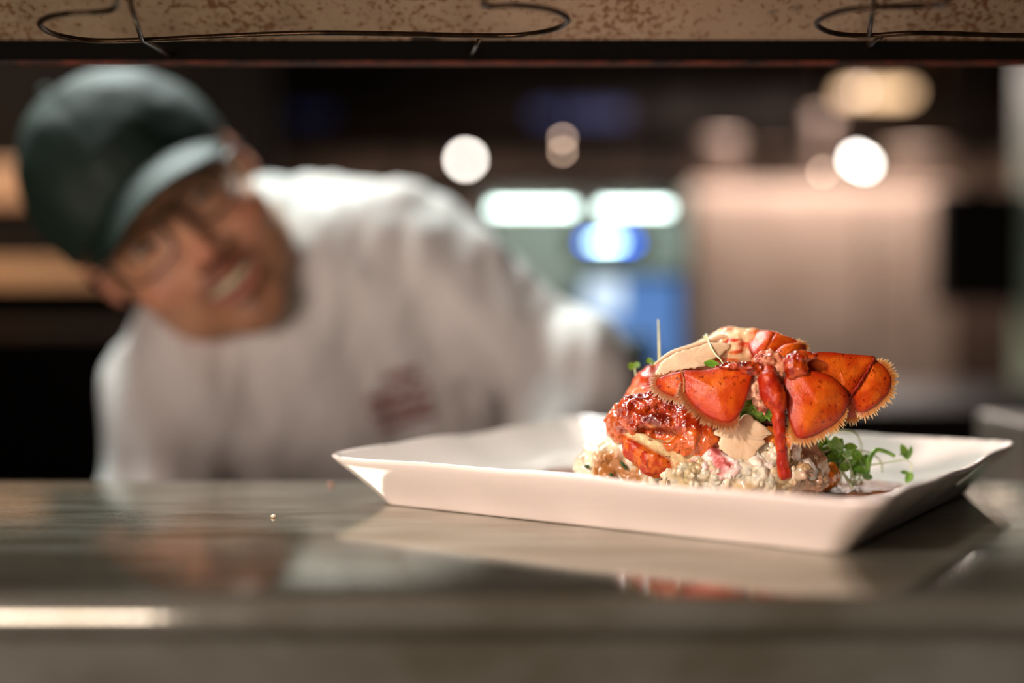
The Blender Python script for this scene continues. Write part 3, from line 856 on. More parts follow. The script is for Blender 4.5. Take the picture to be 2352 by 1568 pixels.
# seams between plates: a row of little bumps
def seam(a, b, Y0_, Y1_, n, col, r=.0008):
    gs = []; R = random.Random(n)
    for i in range(n):
        t = i / (n - 1); p = PP(a[0] + (b[0] - a[0]) * t + 8 * math.sin(t * 3.1), a[1] + (b[1] - a[1]) * t, Y0_ + (Y1_ - Y0_) * t)
        gs.append(ellipsoid(p + np.array([R.uniform(-.0002, .0002), 0, 0]), (r * R.uniform(.8, 1.2), r * .8, r * 1.1), seg=7, rings=5))
    g = join(*gs)
    part('seam', g, M['shell'], lob, True, np.tile(lin(col), (len(g[0]), 1)))
seam((1978, 325), (1832, 552), .7595, .7510, 34, '8c1e08')
seam((824, 398), (838, 520), .7455, .7435, 18, 'b87850', .0006)

def leg():
    p1 = [PP(1345, 400, .742), PP(1345, 450, .738), PP(1360, 510, .736), PP(1385, 565, .735), PP(1402, 600, .735)]
    r1 = [.0042, .0056, .0064, .0064, .0050]
    p2 = [PP(1402, 595, .735), PP(1405, 680, .734), PP(1412, 760, .7345), PP(1422, 860, .736), PP(1432, 950, .738), PP(1442, 1012, .739)]
    r2 = [.0048, .0040, .0038, .0038, .0040, .0046]
    p1r = [r * .95 for r in r1]; 
    def fn(X, Y, Z):
        d = smin(s_chain(X, Y, Z, p1, [r * .93 for r in r1], .001), s_chain(X, Y, Z, p2, [r * .78 for r in r2], .001), .0015)
        return d + .0004 * fbm(X, Y, Z, 380, 3, 3)
    V, Fc = nets(fn, *box_of(p1 + p2, .013, .0006))
    c = mix(lin('a81c08'), lin('cc4818'), sstep(-.4, .7, fbm(V[:, 0] * 2, V[:, 1] * 2, V[:, 2] * .5, 240, 9, 3)))
    part('walking_leg', (V, Fc), M['shell'], lob, True, c)
leg()

# claw meat, pink and white, at the front of the heap
def claw():
    bl = [(990, 920, .752, (.007, .008, .006)), (1060, 945, .748, (.008, .008, .0055)), (945, 880, .754, (.0035, .004, .0045)), (1120, 985, .746, (.008, .008, .0050)), (930, 985, .748, (.007, .007, .0045)), (1040, 1010, .744, (.009, .007, .005))]
    def fn(X, Y, Z):
        d = None
        for zx, zy, y, r in bl:
            e = s_ell(X, Y, Z, PP(zx, zy, y), r); d = e if d is None else smin(d, e, .003)
        return d + .0016 * fbm(X, Y, Z, 220, 131, 3)
    V, Fc = nets(fn, *box_of([PP(a, b, y) for a, b, y, r in bl], .017, .0008))
    n = fbm(V[:, 0], V[:, 1], V[:, 2], 150, 141, 3)
    c = mix(lin('f0dcd0'), lin('e2a8a0'), sstep(-.2, .5, n)); c = mix(c, lin('b23c38'), sstep(.35, .75, n) * .85)
    o = mk('claw_meat', V, Fc, M['meat'], None, True, c)
    tag(o, 'pink and white chunk of lobster claw meat at the front of the risotto', 'lobster meat')
claw()

def chunk(name, bl, mt, label, cat, cols, nz=.0010, f=220, group=None, h=.0007):
    def fn(X, Y, Z):
        d = None
        for px, py, y, r in bl:
            e = s_ell(X, Y, Z, P(px, py, y), r); d = e if d is None else smin(d, e, .002)
        return d + nz * fbm(X, Y, Z, f, 151, 3)
    V, Fc = nets(fn, *box_of([P(a, b, y) for a, b, y, r in bl], .018, h))
    c = mix(lin(cols[0]), lin(cols[1]), sstep(-.4, .6, fbm(V[:, 0], V[:, 1], V[:, 2], f, 161, 3)))
    o = mk(name, V, Fc, mt, None, True, c); tag(o, label, cat, group); return o
chunk('squash_chunk', [(1770, 1010, .757, (.007, .006, .008)), (1780, 1030, .757, (.008, .006, .006))], M['squash'], 'orange glazed squash piece left of the thin red leg', 'squash', ('d07a1c', 'a8480c'))
chunk('squash_chunk', [(1818, 1010, .76, (.007, .007, .006))], M['squash'], 'orange glazed squash piece right of the thin red leg under the right fan', 'squash', ('d07a1c', 'a8480c'))
chunk('squash_chunk', [(1866, 1062, .775, (.0075, .007, .0085))], M['squash'], 'orange squash cube at the right end of the risotto, beside the cress', 'squash', ('d07a1c', 'a8480c'), .0005)
chunk('squash_chunk', [(1890, 1098, .772, (.008, .007, .007)), (1905, 1090, .778, (.006, .006, .007))], M['squash'], 'brown-orange squash piece lying in the right sauce puddle', 'squash', ('d07a1c', 'a8480c'), .0006)
chunk('meat_chunk', [(1580, 1096, .752, (.009, .008, .008))], M['squash'], 'honey-yellow glazed cube left of the pink claw meat', 'squash', ('e8c890', 'd09a40'), .0005)
chunk('meat_chunk', [(1826, 1045, .752, (.0035, .006, .0085)), (1845, 1078, .752, (.0062, .007, .0070)), (1862, 1095, .752, (.005, .006, .006))], M['rice'], 'tall white lobster meat flake standing right of the red leg', 'lobster meat', ('ece0d0', 'd0bca8'), .0009)
chunk('meat_chunk', [(1735, 1066, .748, (.0060, .007, .0050)), (1765, 1078, .748, (.0050, .006, .0060)), (1722, 1085, .748, (.006, .006, .004))], M['rice'], 'white lobster meat flake left of the red leg foot', 'lobster meat', ('f0e4d2', 'd8c4a8'), .0009)
chunk('meat_chunk', [(1648, 1015, .768, (.008, .008, .008))], M['rice'], 'small yellow-white lump wedged left of the lower cheese shaving', 'lobster meat', ('e8cc98', 'c89858'), .0009)
chunk('lettuce_leaf', [(1730, 930, .757, (.010, .003, .008)), (1745, 943, .756, (.009, .003, .005))], M['lettuce'], 'small curly green lettuce leaf under the middle of the fan', 'leaf', ('88b040', '4e8020'), .0016, 330)
chunk('charred_leaf', [(1766, 955, .762, (.010, .003, .006)), (1750, 1000, .762, (.012, .003, .006)), (1745, 1035, .760, (.010, .003, .006)), (1757, 975, .764, (.008, .003, .01))], M['cheese_rind'], 'dark brown crisp leaf behind the lower cheese shaving', 'leaf', ('5a2c14', '3a160a'), .0018, 330)

# cheese shavings
def shaving(outl, label, bulge, R_):
    pts = []
    A_ = np.array([(a, b, 1.) for a, b, y in outl]); k_ = np.linalg.lstsq(A_, np.array([y for a, b, y in outl]), rcond=None)[0]
    oo = catmull([(a, b, a * k_[0] + b * k_[1] + k_[2]) for a, b, y in outl], 5, True)
    r = random.Random(R_)
    for i, p in enumerate(oo):
        pts.append(PP(p[0] + r.uniform(-5, 5), p[1] + r.uniform(-5, 5), p[2]))
    V, Fc, T, o, nn = sheet(pts, .0011, bulge, 10, smoothpts=False, flat=True)
    V = V + nn[None, :] * (.0004 * fbm(V[:, 0], V[:, 1], V[:, 2], 90, R_, 2))[:, None]
    ob = mk('cheese_shaving', V, Fc, M['cheese'], None, True); tag(ob, label, 'cheese'); return ob
shaving([(1215, 655, .748), (1290, 710, .750), (1370, 772, .752), (1315, 798, .750), (1325, 832, .749), (1275, 868, .748), (1255, 912, .746), (1195, 968, .743), (1140, 935, .743), (1062, 875, .744), (1040, 830, .745), (1052, 800, .746), (1015, 762, .747), (1100, 722, .747), (1165, 690, .747)],
        'large cream cheese shaving leaning below the fan in the middle', .002, 3)
shaving([(672, 440, .770), (685, 375, .772), (760, 318, .774), (860, 280, .776), (960, 252, .778), (1060, 236, .780), (1120, 250, .778), (1060, 310, .775), (995, 345, .772), (950, 385, .770), (860, 398, .769), (760, 410, .769)],
        'pale cheese shaving lying on top of the left half of the tail', .003, 5)
g = tube([PP(660, 358, .775), PP(760, 290, .778), PP(880, 250, .781), (PP(990, 212, .783)), PP(1060, 190, .784), PP(1115, 196, .784)], [.0006, .0012, .0013, .0012, .0014, .0005], 8, 6)
tag(part('cheese_shaving', g, M['cheese']), 'narrow white cheese curl running along the top edge of the tail', 'cheese')

# chopped herbs
for px, py, y, a, lb in [(1348, 1071, .7795, .2, 'short green chive ring at the far left of the risotto'), (1432, 1068, .7755, .9, 'dark green chive sliver in the middle of the left risotto heap'),
                         (1404, 1090, .7755, .4, 'dark herb speck low on the left risotto heap'), (1817, 1096, .7405, .7, 'green herb speck right of the red leg foot')]:
    c = np.array(P(px, py, y)); d = np.array([math.cos(a), 0, -math.sin(a)]) * (.0028 if 'sliver' in lb else .0014)
    g = tube([c - d, c, c + d], [.0006, .0011, .0008], 8, 3)
    tag(part('herb_bit', g, M['herb']), lb, 'herb')

# ------------------------------------------------------------------ cress and sprouts
def leaf_geo(c, d, size, wid, nrm, cup=.15):
    c = Vector(c); d = Vector(d).normalized(); nrm = Vector(nrm); s = d.cross(nrm).normalized(); nn = s.cross(d).normalized()
    V = []; Fc = []; nl = 8; nw = 5
    for side in (1, -1):
        for i in range(nl + 1):
            t = i / nl; w_ = wid * (math.sin(math.pi * min(1, t ** .8 * .98 + .02)) ** .75 * (.75 + .45 * t)); 
            for j in range(nw):
                u = (j / (nw - 1) * 2 - 1)
                p = c + d * size * t + s * w_ * u + nn * (cup * wid * u * u + .12 * size * t * (1 - t)) + nn * side * .00015 * (1 - abs(u) ** 4)
                V.append(p[:])
    for side in (0, 1):
        b = side * (nl + 1) * nw
        for i in range(nl):
            for j in range(nw - 1):
                q = (b + i * nw + j, b + (i + 1) * nw + j, b + (i + 1) * nw + j + 1, b + i * nw + j + 1)
                Fc.append(q if side == 0 else q[::-1])
    return V, Fc
def sprig(label, stem, r, leaves, group=None, mt='leaf', st='stem'):
    b = Vector(stem[0]); t = thing('cress_sprig', label, 'cress', b, group)
    n = len(stem); part('stem', tube(stem, [r * (1 - .35 * i / (n - 1)) for i in range(n)], 7, 5), M[st], t)
    for (c, d, s, w_, nr) in leaves: part('leaf', leaf_geo(c, d, s, w_, nr), M[mt], t)
    return t
# the tall sprig at the far right
Yc = .80
sp = lambda a, b, y=Yc: PP(a, b, y)
sprig('long cress sprig reaching furthest right, with two groups of small round leaves', [sp(1880, 990, .790), sp(1960, 962, .792), sp(2060, 945), sp(2150, 930), sp(2178, 928)], .0006,
      [(sp(2180, 925), (-.45, 0, 1), .0095, .0024, (0, -1, .2)), (sp(2182, 925), (.25, 0, 1), .0078, .0019, (.5, -1, 0)), (sp(2182, 905), (-1, 0, .15), .0050, .0015, (0, -.6, 1)),
       (sp(2190, 1010), (-1, 0, .12), .0052, .0016, (0, -.7, .7)), (sp(2200, 1000), (-.35, -.1, -1), .0075, .0022, (-.2, -1, .2)), (sp(2200, 1000), (.1, .2, -1), .0062, .0018, (.5, -1, .2))])
g = tube([sp(2178, 928), sp(2200, 950), sp(2205, 975), sp(2198, 1010)], .0004, 6, 5)
tg = [o for o in bpy.data.objects if o.name.startswith('cress_sprig')][-1]
part('side_stem', g, M['stem'], tg)
sprig('cress sprig with thick green bent stem rising from the sauce', [sp(1940, 1005, .785), sp(1945, 960, .785), sp(1965, 900, .786), sp(2000, 870, .787), sp(2060, 885, .79), sp(2100, 905, .793)], .0016,
      [(sp(1935, 1005, .784), (-1, 0, .15), .009, .0028, (0, -.5, 1)), (sp(1925, 1000, .783), (-.6, -.3, .3), .006, .0025, (0, -1, .6))], mt='leaf', st='lettuce')
sprig('cress sprig arching high above the back rim behind the right fan', [sp(1700, 800, .80), sp(1740, 765, .805), sp(1810, 758, .81), sp(1870, 775, .812), sp(1900, 830, .812), sp(1905, 900, .81)], .0007,
      [(sp(1700, 800, .80), (-.6, -.2, -.4), .006, .0022, (0, -1, .5))])
sprig('pale cress stem looping down into the sauce behind the thick stem', [sp(1720, 950, .79), sp(1780, 890, .795), sp(1860, 870, .80), sp(1960, 890, .805), sp(2020, 940, .805), sp(2028, 1005, .803)], .0007,
      [(sp(1890, 1000, .80), (.3, 0, 1), .004, .002, (0, -1, .3))])
R = random.Random(12)
CL = [(1650, 880), (1690, 850), (1720, 900), (1750, 940), (1700, 930), (1740, 850), (1790, 860), (1780, 980), (1830, 990), (1870, 1000), (1850, 960), (1910, 950), (1670, 820), (1810, 900), (1900, 1010), (1730, 990), (1640, 930), (1665, 905), (1765, 915), (1800, 945), (1845, 905), (1680, 960)]
desc = ['beside the fringe of the right fan', 'just under the tip of the right fan', 'leaning on the squash cube', 'low in the middle of the cress heap', 'at the left foot of the cress heap', 'at the top of the cress heap',
        'pointing right at the top of the cress heap', 'at the edge of the sauce under the cress heap', 'lying flat on the sauce', 'dark, low on the sauce near the thick bent stem', 'in the right half of the cress heap',
        'upright beside the thick bent stem', 'climbing into the right fan fringe', 'in the centre of the cress heap', 'darkest, at the foot of the thick bent stem', 'lowest left of the cress heap over the sauce', 'touching the white flake at the left of the cress heap', 'between the squash cube and the fringe', 'in the dense middle of the cress heap behind the front leaves', 'just above the sauce in the middle', 'alone at the upper right of the cress heap', 'in the gap between squash cube and sauce']
for i, (a, b) in enumerate(CL):
    y = R.uniform(.778, .800)
    c = sp(a, b, y); base = np.array([c[0] + R.uniform(-.01, .01), y + R.uniform(-.004, .006), FZ + .004])
    mid = (c + base) / 2 + np.array([R.uniform(-.006, .006), R.uniform(-.003, .003), R.uniform(.0, .006)])
    lv = []
    for k in range(R.choice((3, 4, 4))):
        an = R.uniform(-1, 1) * 1.9
        lv.append((c + np.array([R.uniform(-.001, .001), 0, R.uniform(-.001, .001)]), (math.sin(an), R.uniform(-.6, .3), math.cos(an) * .8), R.uniform(.0045, .0082), R.uniform(.0018, .0028), (R.uniform(-.6, .6), -1, R.uniform(-.2, .9))))
    sprig('green cress sprig ' + desc[i], [base, mid, c], .0006, lv, 'cress heap beside the right fan')
# fine pale filaments through the heap
for i, (a, b, c_) in enumerate([((1660, 800), (1640, 860), (1700, 930)), ((1600, 870), (1690, 880), (1760, 820)), ((1640, 870), (1700, 845), (1800, 830)), ((1750, 1000), (1830, 930), (1900, 880))]):
    g = tube([sp(*a, .79), sp(*b, .785), sp(*c_, .79)], .0005, 6, 6)
    tag(part('bare_stem', g, M['stem']), ['thin pale stem crossing down the left of the cress heap', 'pale stem poking left out of the cress heap', 'straight pale stem lying across the top of the cress heap', 'pale stem rising right inside the cress heap'][i], 'cress')
# sprigs at the left of the lobster, behind it
def T1(a, b, y): return np.array(P(a, b, y))
sprig('small cress sprig at the upper left of the tail with two leaves', [T1(1463, 875, .800), T1(1460, 860, .802), T1(1458, 843, .804)], .0005,
      [(T1(1458, 843, .804), (-1, -.2, .2), .0045, .0022, (0, -1, .4)), (T1(1459, 843, .804), (.6, 0, .8), .0035, .0018, (0, -1, .3)), (T1(1463, 872, .798), (.9, -.2, .3), .004, .0018, (0, -1, .3))])
sprig('tiny two-leaf sprout at the top left beside the cheese shaving', [T1(1500, 850, .797), T1(1498, 840, .798), T1(1494, 833, .80)], .0005,
      [(T1(1494, 834, .80), (-.4, 0, .9), .0034, .0018, (0, -1, .2)), (T1(1495, 836, .80), (1, 0, .1), .0034, .0016, (0, -1, .2))])
sprig('tiny sprout at the far left above the risotto', [T1(1412, 990, .80), T1(1405, 970, .803), T1(1403, 962, .803)], .0005,
      [(T1(1403, 960, .803), (-.4, 0, .9), .0036, .0014, (0, -1, .2)), (T1(1404, 962, .803), (.9, 0, .5), .0034, .0013, (0, -1, .2)), (T1(1404, 980, .80), (.1, 0, -.9), .0040, .0014, (0, -1, .2))])
sprig('cress sprig with a bright green cupped leaf on top of the tail', [T1(1622, 768, .792), T1(1630, 790, .775), T1(1642, 812, .768), T1(1655, 826, .764), T1(1662, 838, .760)], .0006,
      [(T1(1652, 838, .752), (-1, 0, .12), .0085, .0024, (0, -.9, .5)), (T1(1668, 838, .752), (.9, 0, .1), .0042, .0016, (0, -1, .3))])
tag(part('bare_stem', tube([T1(1515, 845, .800), T1(1514, 800, .802), T1(1513, 765, .803), T1(1512, 733, .803)], [.0008, .0007, .0006, .0004], 7, 4), M['stem']), 'thin straight pale stem standing upright behind the left of the tail', 'cress')
tag(part('bare_stem', tube([T1(1625, 800, .79), T1(1621, 785, .79), T1(1618, 770, .79)], [.0008, .0007, .0009], 7, 4), M['stem']), 'short pale stem tip sticking up over the top of the tail', 'cress')

# ------------------------------------------------------------------ the man
EM = P(392, 500, 1.10)                                   # between the eyes
fwd = (Vector((0, 0, CAMZ)) - EM).normalized()
up0 = Vector((-math.sin(math.radians(45)), 0, math.cos(math.radians(45))))
yl = -fwd; zl = (up0 - yl * up0.dot(yl)).normalized(); xl = yl.cross(zl).normalized()
HR = np.array([xl, yl, zl])                              # rows: world -> local
HO = np.array(EM) + np.array(yl) * .086                  # head origin (between ears at eye level)
def hw(x, y, z): return HO + x * HR[0] + y * HR[1] + z * HR[2]
NB = np.array(P(690, 655, 1.275)); SR = np.array(P(950, 600, 1.27)); SL = np.array(P(438, 880, 1.25))
ER = np.array(P(1312, 872, 1.225)); EL = np.array(P(345, 1170, 1.2))
TZ = .88
HRt = np.array([-.005, 1.10, TZ + .045]); HLt = np.array([-.30, 1.10, TZ + .045])
CH = np.array(P(740, 860, 1.30)); PV = np.array([-.05, 1.42, .90])
KR = np.array([.08, 1.44, .48]); KL = np.array([-.16, 1.44, .48]); AR = np.array([.10, 1.50, .09]); AL = np.array([-.18, 1.50, .09])
def headf(X, Y, Z):
    dx, dy, dz = X - HO[0], Y - HO[1], Z - HO[2]
    x = dx * HR[0, 0] + dy * HR[0, 1] + dz * HR[0, 2]; y = dx * HR[1, 0] + dy * HR[1, 1] + dz * HR[1, 2]; z = dx * HR[2, 0] + dy * HR[2, 1] + dz * HR[2, 2]
    ax = np.abs(x)
    d = s_ell(x, y, z, (0, .012, .040), (.075, .092, .082))
    d = smin(d, s_ell(x, y, z, (0, -.028, -.025), (.067, .060, .075)), .02)
    d = smin(d, s_ell(x, y, z, (0, -.030, -.070), (.059, .052, .038)), .02)
    d = smin(d, s_ell(x, y, z, (0, -.068, -.100), (.024, .018, .017)), .015)
    d = smin(d, s_ell(ax, y, z, (.040, -.060, -.036), (.024, .022, .020)), .012)
    d = smin(d, s_cap(ax, y, z, (.010, -.086, .020), (.046, -.074, .018), .007), .012)
    d = smax(d, -s_sph(ax, y, z, (.031, -.101, -.001), .0175), .008)
    d = smin(d, s_sph(ax, y, z, (.031, -.0735, -.001), .0150), .003)
    d = smax(d, -s_ell(ax, y, z, (.031, -.090, -.003 - 9 * (ax - .031) ** 2), (.0120, .012, .0042)), .001)
    d = smin(d, s_cap(x, y, z, (0, -.084, .004), (0, -.106, -.036), .0065, .0105), .007)
    d = smin(d, s_ell(ax, y, z, (.0125, -.095, -.040), (.008, .009, .007)), .004)
    # lips round an open smile
    m = lambda t: (t, -.0905 + 9 * t * t, -.070 + 9 * t * t)
    lo_ = [(.0, -.093, -.079), (.014, -.090, -.076), (.027, -.080, -.066)]
    hi_ = [(.0, -.094, -.062), (.014, -.091, -.062), (.027, -.081, -.062)]
    d = smin(d, s_chain(ax, y, z, lo_, [.006, .0055, .003]), .004)
    d = smin(d, s_chain(ax, y, z, hi_, [.0045, .0045, .003]), .004)
    d = smax(d, -s_chain(ax, y, z, [(0, -.095, -.0695), (.015, -.091, -.068), (.025, -.083, -.064)], [.0065, .0055, .002]), .002)
    # ears
    e = s_ell(ax - .25 * (y - .01), y, z, (.077, .012, .002), (.0065, .017, .028)); e = smax(e, -s_ell(ax, y, z, (.086, .010, .005), (.006, .010, .016)), .004)
    d = smin(d, e, .004)
    return d
def bodyf(X, Y, Z, g=0., arms=True):
    d = s_cap(X, Y, Z, NB, CH, .085 + g, .105 + g, sc=(1, .85, 1))
    d = smin(d, s_cap(X, Y, Z, SL * .75 + NB * .25, SR * .75 + NB * .25, .058 + g, .058 + g), .06)
    d = smin(d, s_cap(X, Y, Z, CH, PV, .125 + g, .125 + g, sc=(1.1, .85, 1)), .05)
    return d
def armsf(X, Y, Z, g=0.):
    d = s_chain(X, Y, Z, [SR, ER], [.053 + g, .038 + g])
    e = s_chain(X, Y, Z, [SL, EL], [.054 + g, .042 + g])
    d = np.minimum(d, e)
    for a, b in ((ER, HRt), (EL, HLt)):
        d = smin(d, s_cap(X, Y, Z, a, a + (b - a) * .86, .042 + g, .026 + g), .01)
    return d
def handf(X, Y, Z, c, side):
    d = s_ell(X, Y, Z, c + np.array([0, -.03, -.012]), (.040, .045, .016))
    for i, (fx, ln) in enumerate(((-.030, .055), (-.011, .068), (.010, .072), (.030, .062))):
        a = c + np.array([fx, -.062, -.014]); b = a + np.array([fx * .25, -ln * .5, .004]); e = b + np.array([fx * .15, -ln * .5, -.014])
        d = smin(d, s_chain(X, Y, Z, [a, b, e], [.0092, .0088, .0076]), .003)
    a = c + np.array([-.034 * side, -.012, -.012]); b = a + np.array([-.022 * side, -.028, -.002]); e = b + np.array([-.006 * side, -.028, -.006])
    return smin(d, s_chain(X, Y, Z, [a, b, e], [.013, .010, .0088]), .006)
def skinf(X, Y, Z):
    d = headf(X, Y, Z)
    d = smin(d, s_cap(X, Y, Z, hw(0, .022, -.05), NB + np.array([0, .0, .02]), .052, .058), .02)
    d = smin(d, bodyf(X, Y, Z, -.012), .03)
    d = smin(d, armsf(X, Y, Z, -.008), .03)
    for c, s in ((HRt, -1), (HLt, 1)): d = smin(d, smin(handf(X, Y, Z, c, s), s_cap(X, Y, Z, c + (ER if s < 0 else EL) * 0 + np.array([0, -.01, -.006]), c + ((ER if s < 0 else EL) - c) * .2, .024, .026), .01), .008)
    for k, a, hx in ((KR, AR, .09), (KL, AL, -.09)):
        d = smin(d, s_chain(X, Y, Z, [PV + np.array([hx, 0, -.02]), k, a], [.075, .050, .034]), .02)
    return d
def axis(lo, hi, f0, f1, fine, coarse):
    a = [lo]; 
    while a[-1] < hi:
        a.append(a[-1] + (fine if f0 - coarse < a[-1] < f1 else coarse))
    return np.array(a)
def person():
    t = thing('person', 'smiling man in green cap, glasses and white shirt, leaning down behind the pass', 'person', (-.05, 1.42, 0))
    xs = axis(-.62, .26, HO[0] - .14, HO[0] + .14, .0028, .009); ys = axis(.90, 1.66, HO[1] - .135, HO[1] + .13, .0028, .009); zs = axis(.02, 1.45, HO[2] - .15, HO[2] + .15, .0028, .009)
    V, Fc = nets(skinf, xs, ys, zs)
    L = (V - HO) @ HR.T; x, y, z = L[:, 0], L[:, 1], L[:, 2]; ax = np.abs(x)
    c = mix(lin('dca682'), lin('cc9470'), sstep(-.5, .5, fbm(V[:, 0], V[:, 1], V[:, 2], 30, 5, 2)))
    face = (y < .05)
    lips = np.exp(-(((ax / .028) ** 4) + ((z + .071 - .010 * (ax / .027) ** 2) / .0135) ** 4)) * (y < -.07)
    c = mix(c, lin('b0605a'), lips * .8)
    cav = np.exp(-(((ax / .024) ** 4) + ((z + .069 - .006 * (ax / .027) ** 2) / .0065) ** 4)) * (y < -.06) * (y > -.09)
    c = mix(c, lin('5a2420'), cav * .8)
    st = sstep(-.048, -.060, z) * sstep(.056, .02, ax) * (y < -.04)
    c = mix(c, lin('90603c'), np.clip(st - lips, 0, 1) * .32)
    mou = np.exp(-((ax / .030) ** 4) - ((z + .0535 + .25 * ax) / .0075) ** 2) * (y < -.06); c = mix(c, lin('5e3418'), mou * .85)
    gt = np.exp(-((ax / .014) ** 2) - ((z + .094) / .012) ** 2) * (y < -.06); c = mix(c, lin('704020'), gt * .6)
    ear = sstep(.070, .080, ax) * (np.abs(z) < .05); c = mix(c, lin('c8605a'), ear * .4)
    nose = np.exp(-((ax / .016) ** 2) - ((z + .038) / .016) ** 2) * (y < -.085); c = mix(c, lin('c8705c'), nose * .6)
    chk = np.exp(-(((ax - .044) / .02) ** 2) - ((z + .036) / .018) ** 2) * (y < -.04); c = mix(c, lin('c67860'), chk * .5)
    br = np.exp(-((ax - .031) / .018) ** 4 - ((z - .021) / .005) ** 2) * (y < -.06); c = mix(c, lin('4c3018'), br * .8)
    body = part('body', (V, Fc), M['skin'], t, True, c)
    # teeth
    tv = []; tf = []; n = 12
    g = tube([hw(s_ * .023, -.0805 + 0 * s_, -.0640) if abs(s_) == 1 else hw(s_ * .023, -.0885 + .008 * s_ * s_, -.0675 + .0035 * s_ * s_) for s_ in np.linspace(-1, 1, 7)], [.002, .0035, .0043, .0045, .0043, .0035, .002], 8, 3)
    part('teeth', g, M['teeth'], body)
    for s_ in (-1, 1):
        g = ellipsoid(hw(s_ * .031, -.0735, -.002), (.0128, .0128, .0128), seg=28, rings=20)
        gv = np.array(g[0]); Lh = (gv - hw(s_ * .031, -.0735, -.002)) @ HR.T
        rr_ = np.sqrt(Lh[:, 0] ** 2 + Lh[:, 2] ** 2); fr = Lh[:, 1] < 0
        cc = np.tile(lin('e0d8d0'), (len(gv), 1)); cc[fr & (rr_ < .006)] = lin('4a3018'); cc[fr & (rr_ < .003)] = (.005, .005, .005)
        part('eye', g, M['eye'], body, True, cc)
    # short hair around the ears and neck below the cap
    def hairf(X, Y, Z):
        dx, dy, dz = X - HO[0], Y - HO[1], Z - HO[2]
        x = dx * HR[0, 0] + dy * HR[0, 1] + dz * HR[0, 2]; y = dx * HR[1, 0] + dy * HR[1, 1] + dz * HR[1, 2]; z = dx * HR[2, 0] + dy * HR[2, 1] + dz * HR[2, 2]
        d = s_ell(x, y, z, (0, .016, .034), (.0795, .0945, .086)) + .0012 * vn(X, Y, Z, 220, 2)
        d = smax(d, -(y + .040 + .6 * (z - .02)), .004)           # free face
        d = smax(d, -(z + .025 + .5 * (y - .0)), .004)            # nape
        return smax(d, z - .07, .003)
    V, Fc = nets(hairf, *[rng(HO[i] - .13, HO[i] + .13, .0034) for i in range(3)])
    part('hair', (V, Fc), M['hair'], t)
    # cap
    def capf(X, Y, Z):
        dx, dy, dz = X - HO[0], Y - HO[1], Z - HO[2]
        x = dx * HR[0, 0] + dy * HR[0, 1] + dz * HR[0, 2]; y = dx * HR[1, 0] + dy * HR[1, 1] + dz * HR[1, 2]; z = dx * HR[2, 0] + dy * HR[2, 1] + dz * HR[2, 2]
        d = s_ell(x, y, z, (0, .012, .045), (.087, .104, .094)) + .0022 * fbm(X, Y, Z, 26, 4, 2)
        an = np.arctan2(x, y - .012)
        d = d + .0008 * np.exp(-(np.sin(an * 3) / .12) ** 2)
        plane = z - (.030 - .10 * (y + .09))
        return smax(smax(d, -plane, .003), -s_ell(x, y, z, (0, .012, .036), (.079, .096, .088)), .002)
    V, Fc = nets(capf, *[rng(HO[i] - .145, HO[i] + .145, .0032) for i in range(3)])
    cap = part('cap', (V, Fc), M['cap'], t)
    V = []; Fc = []; nu, nv = 30, 10
    for side in (0, 1):
        for i in range(nu + 1):
            u = i / nu * 2 - 1
            for j in range(nv + 1):
                v = j / nv
                a = u * 1.18
                x0, y0 = .083 * math.sin(a), .012 - .100 * math.cos(a)
                ext = .072 * max(0, 1 - abs(u) ** 2.6)
                x = x0 * (1 - .06 * v); yy = y0 - ext * v
                z = .044 - .030 * (abs(x) / .076) ** 2 - .020 * v * (ext / .072) - .004 * v
                z += .0012 if side == 0 else -.0012
                V.append(hw(x, yy, z))
    s = (nu + 1) * (nv + 1)
    for i in range(nu):
        for j in range(nv):
            q = (i * (nv + 1) + j, (i + 1) * (nv + 1) + j, (i + 1) * (nv + 1) + j + 1, i * (nv + 1) + j + 1)
            Fc.append(q[::-1]); Fc.append(tuple(k + s for k in q))
        q = (i * (nv + 1) + nv, (i + 1) * (nv + 1) + nv); Fc.append((q[0], q[1], q[1] + s, q[0] + s))
    part('brim', (V, Fc), M['cap'], cap)
    part('button', ellipsoid(hw(0, .012, .1405), (.006, .006, .006)), M['cap'], cap)
    # glasses
    def rect(cx, s_):
        return [hw(cx + a * s_, -.101 + .012 * (abs(a) + .01 if a > 0 else 0), b - .004) for a, b in ((-.022, .012), (0, .0155), (.023, .013), (.0255, 0), (.020, -.015), (0, -.0185), (-.019, -.015), (-.0235, 0))]
    gl = None
    geos = []
    for s_ in (-1, 1): geos.append(tube(rect(s_ * .0335, s_), .0013, 7, 5, closed=True))
    geos.append(tube([hw(-.011, -.101, .003), hw(0, -.104, .006), hw(.011, -.101, .003)], .0013, 7, 4))
    gl = part('glasses_frame', join(*geos), M['frame'], t)
    for s_ in (-1, 1):
        part('temple_arm', tube([hw(s_ * .058, -.097, .004), hw(s_ * .074, -.07, .006), hw(s_ * .082, -.02, .006), hw(s_ * .084, .01, .008), hw(s_ * .082, .03, -.012)], .0014, 7, 4), M['frame'], gl)
        r_ = rect(s_ * .0335, s_)
        V, Fc, T, o, nn = sheet(r_, .0012, .001, 4, n=4)
        part('lens', (V, Fc), M['lens'], gl)
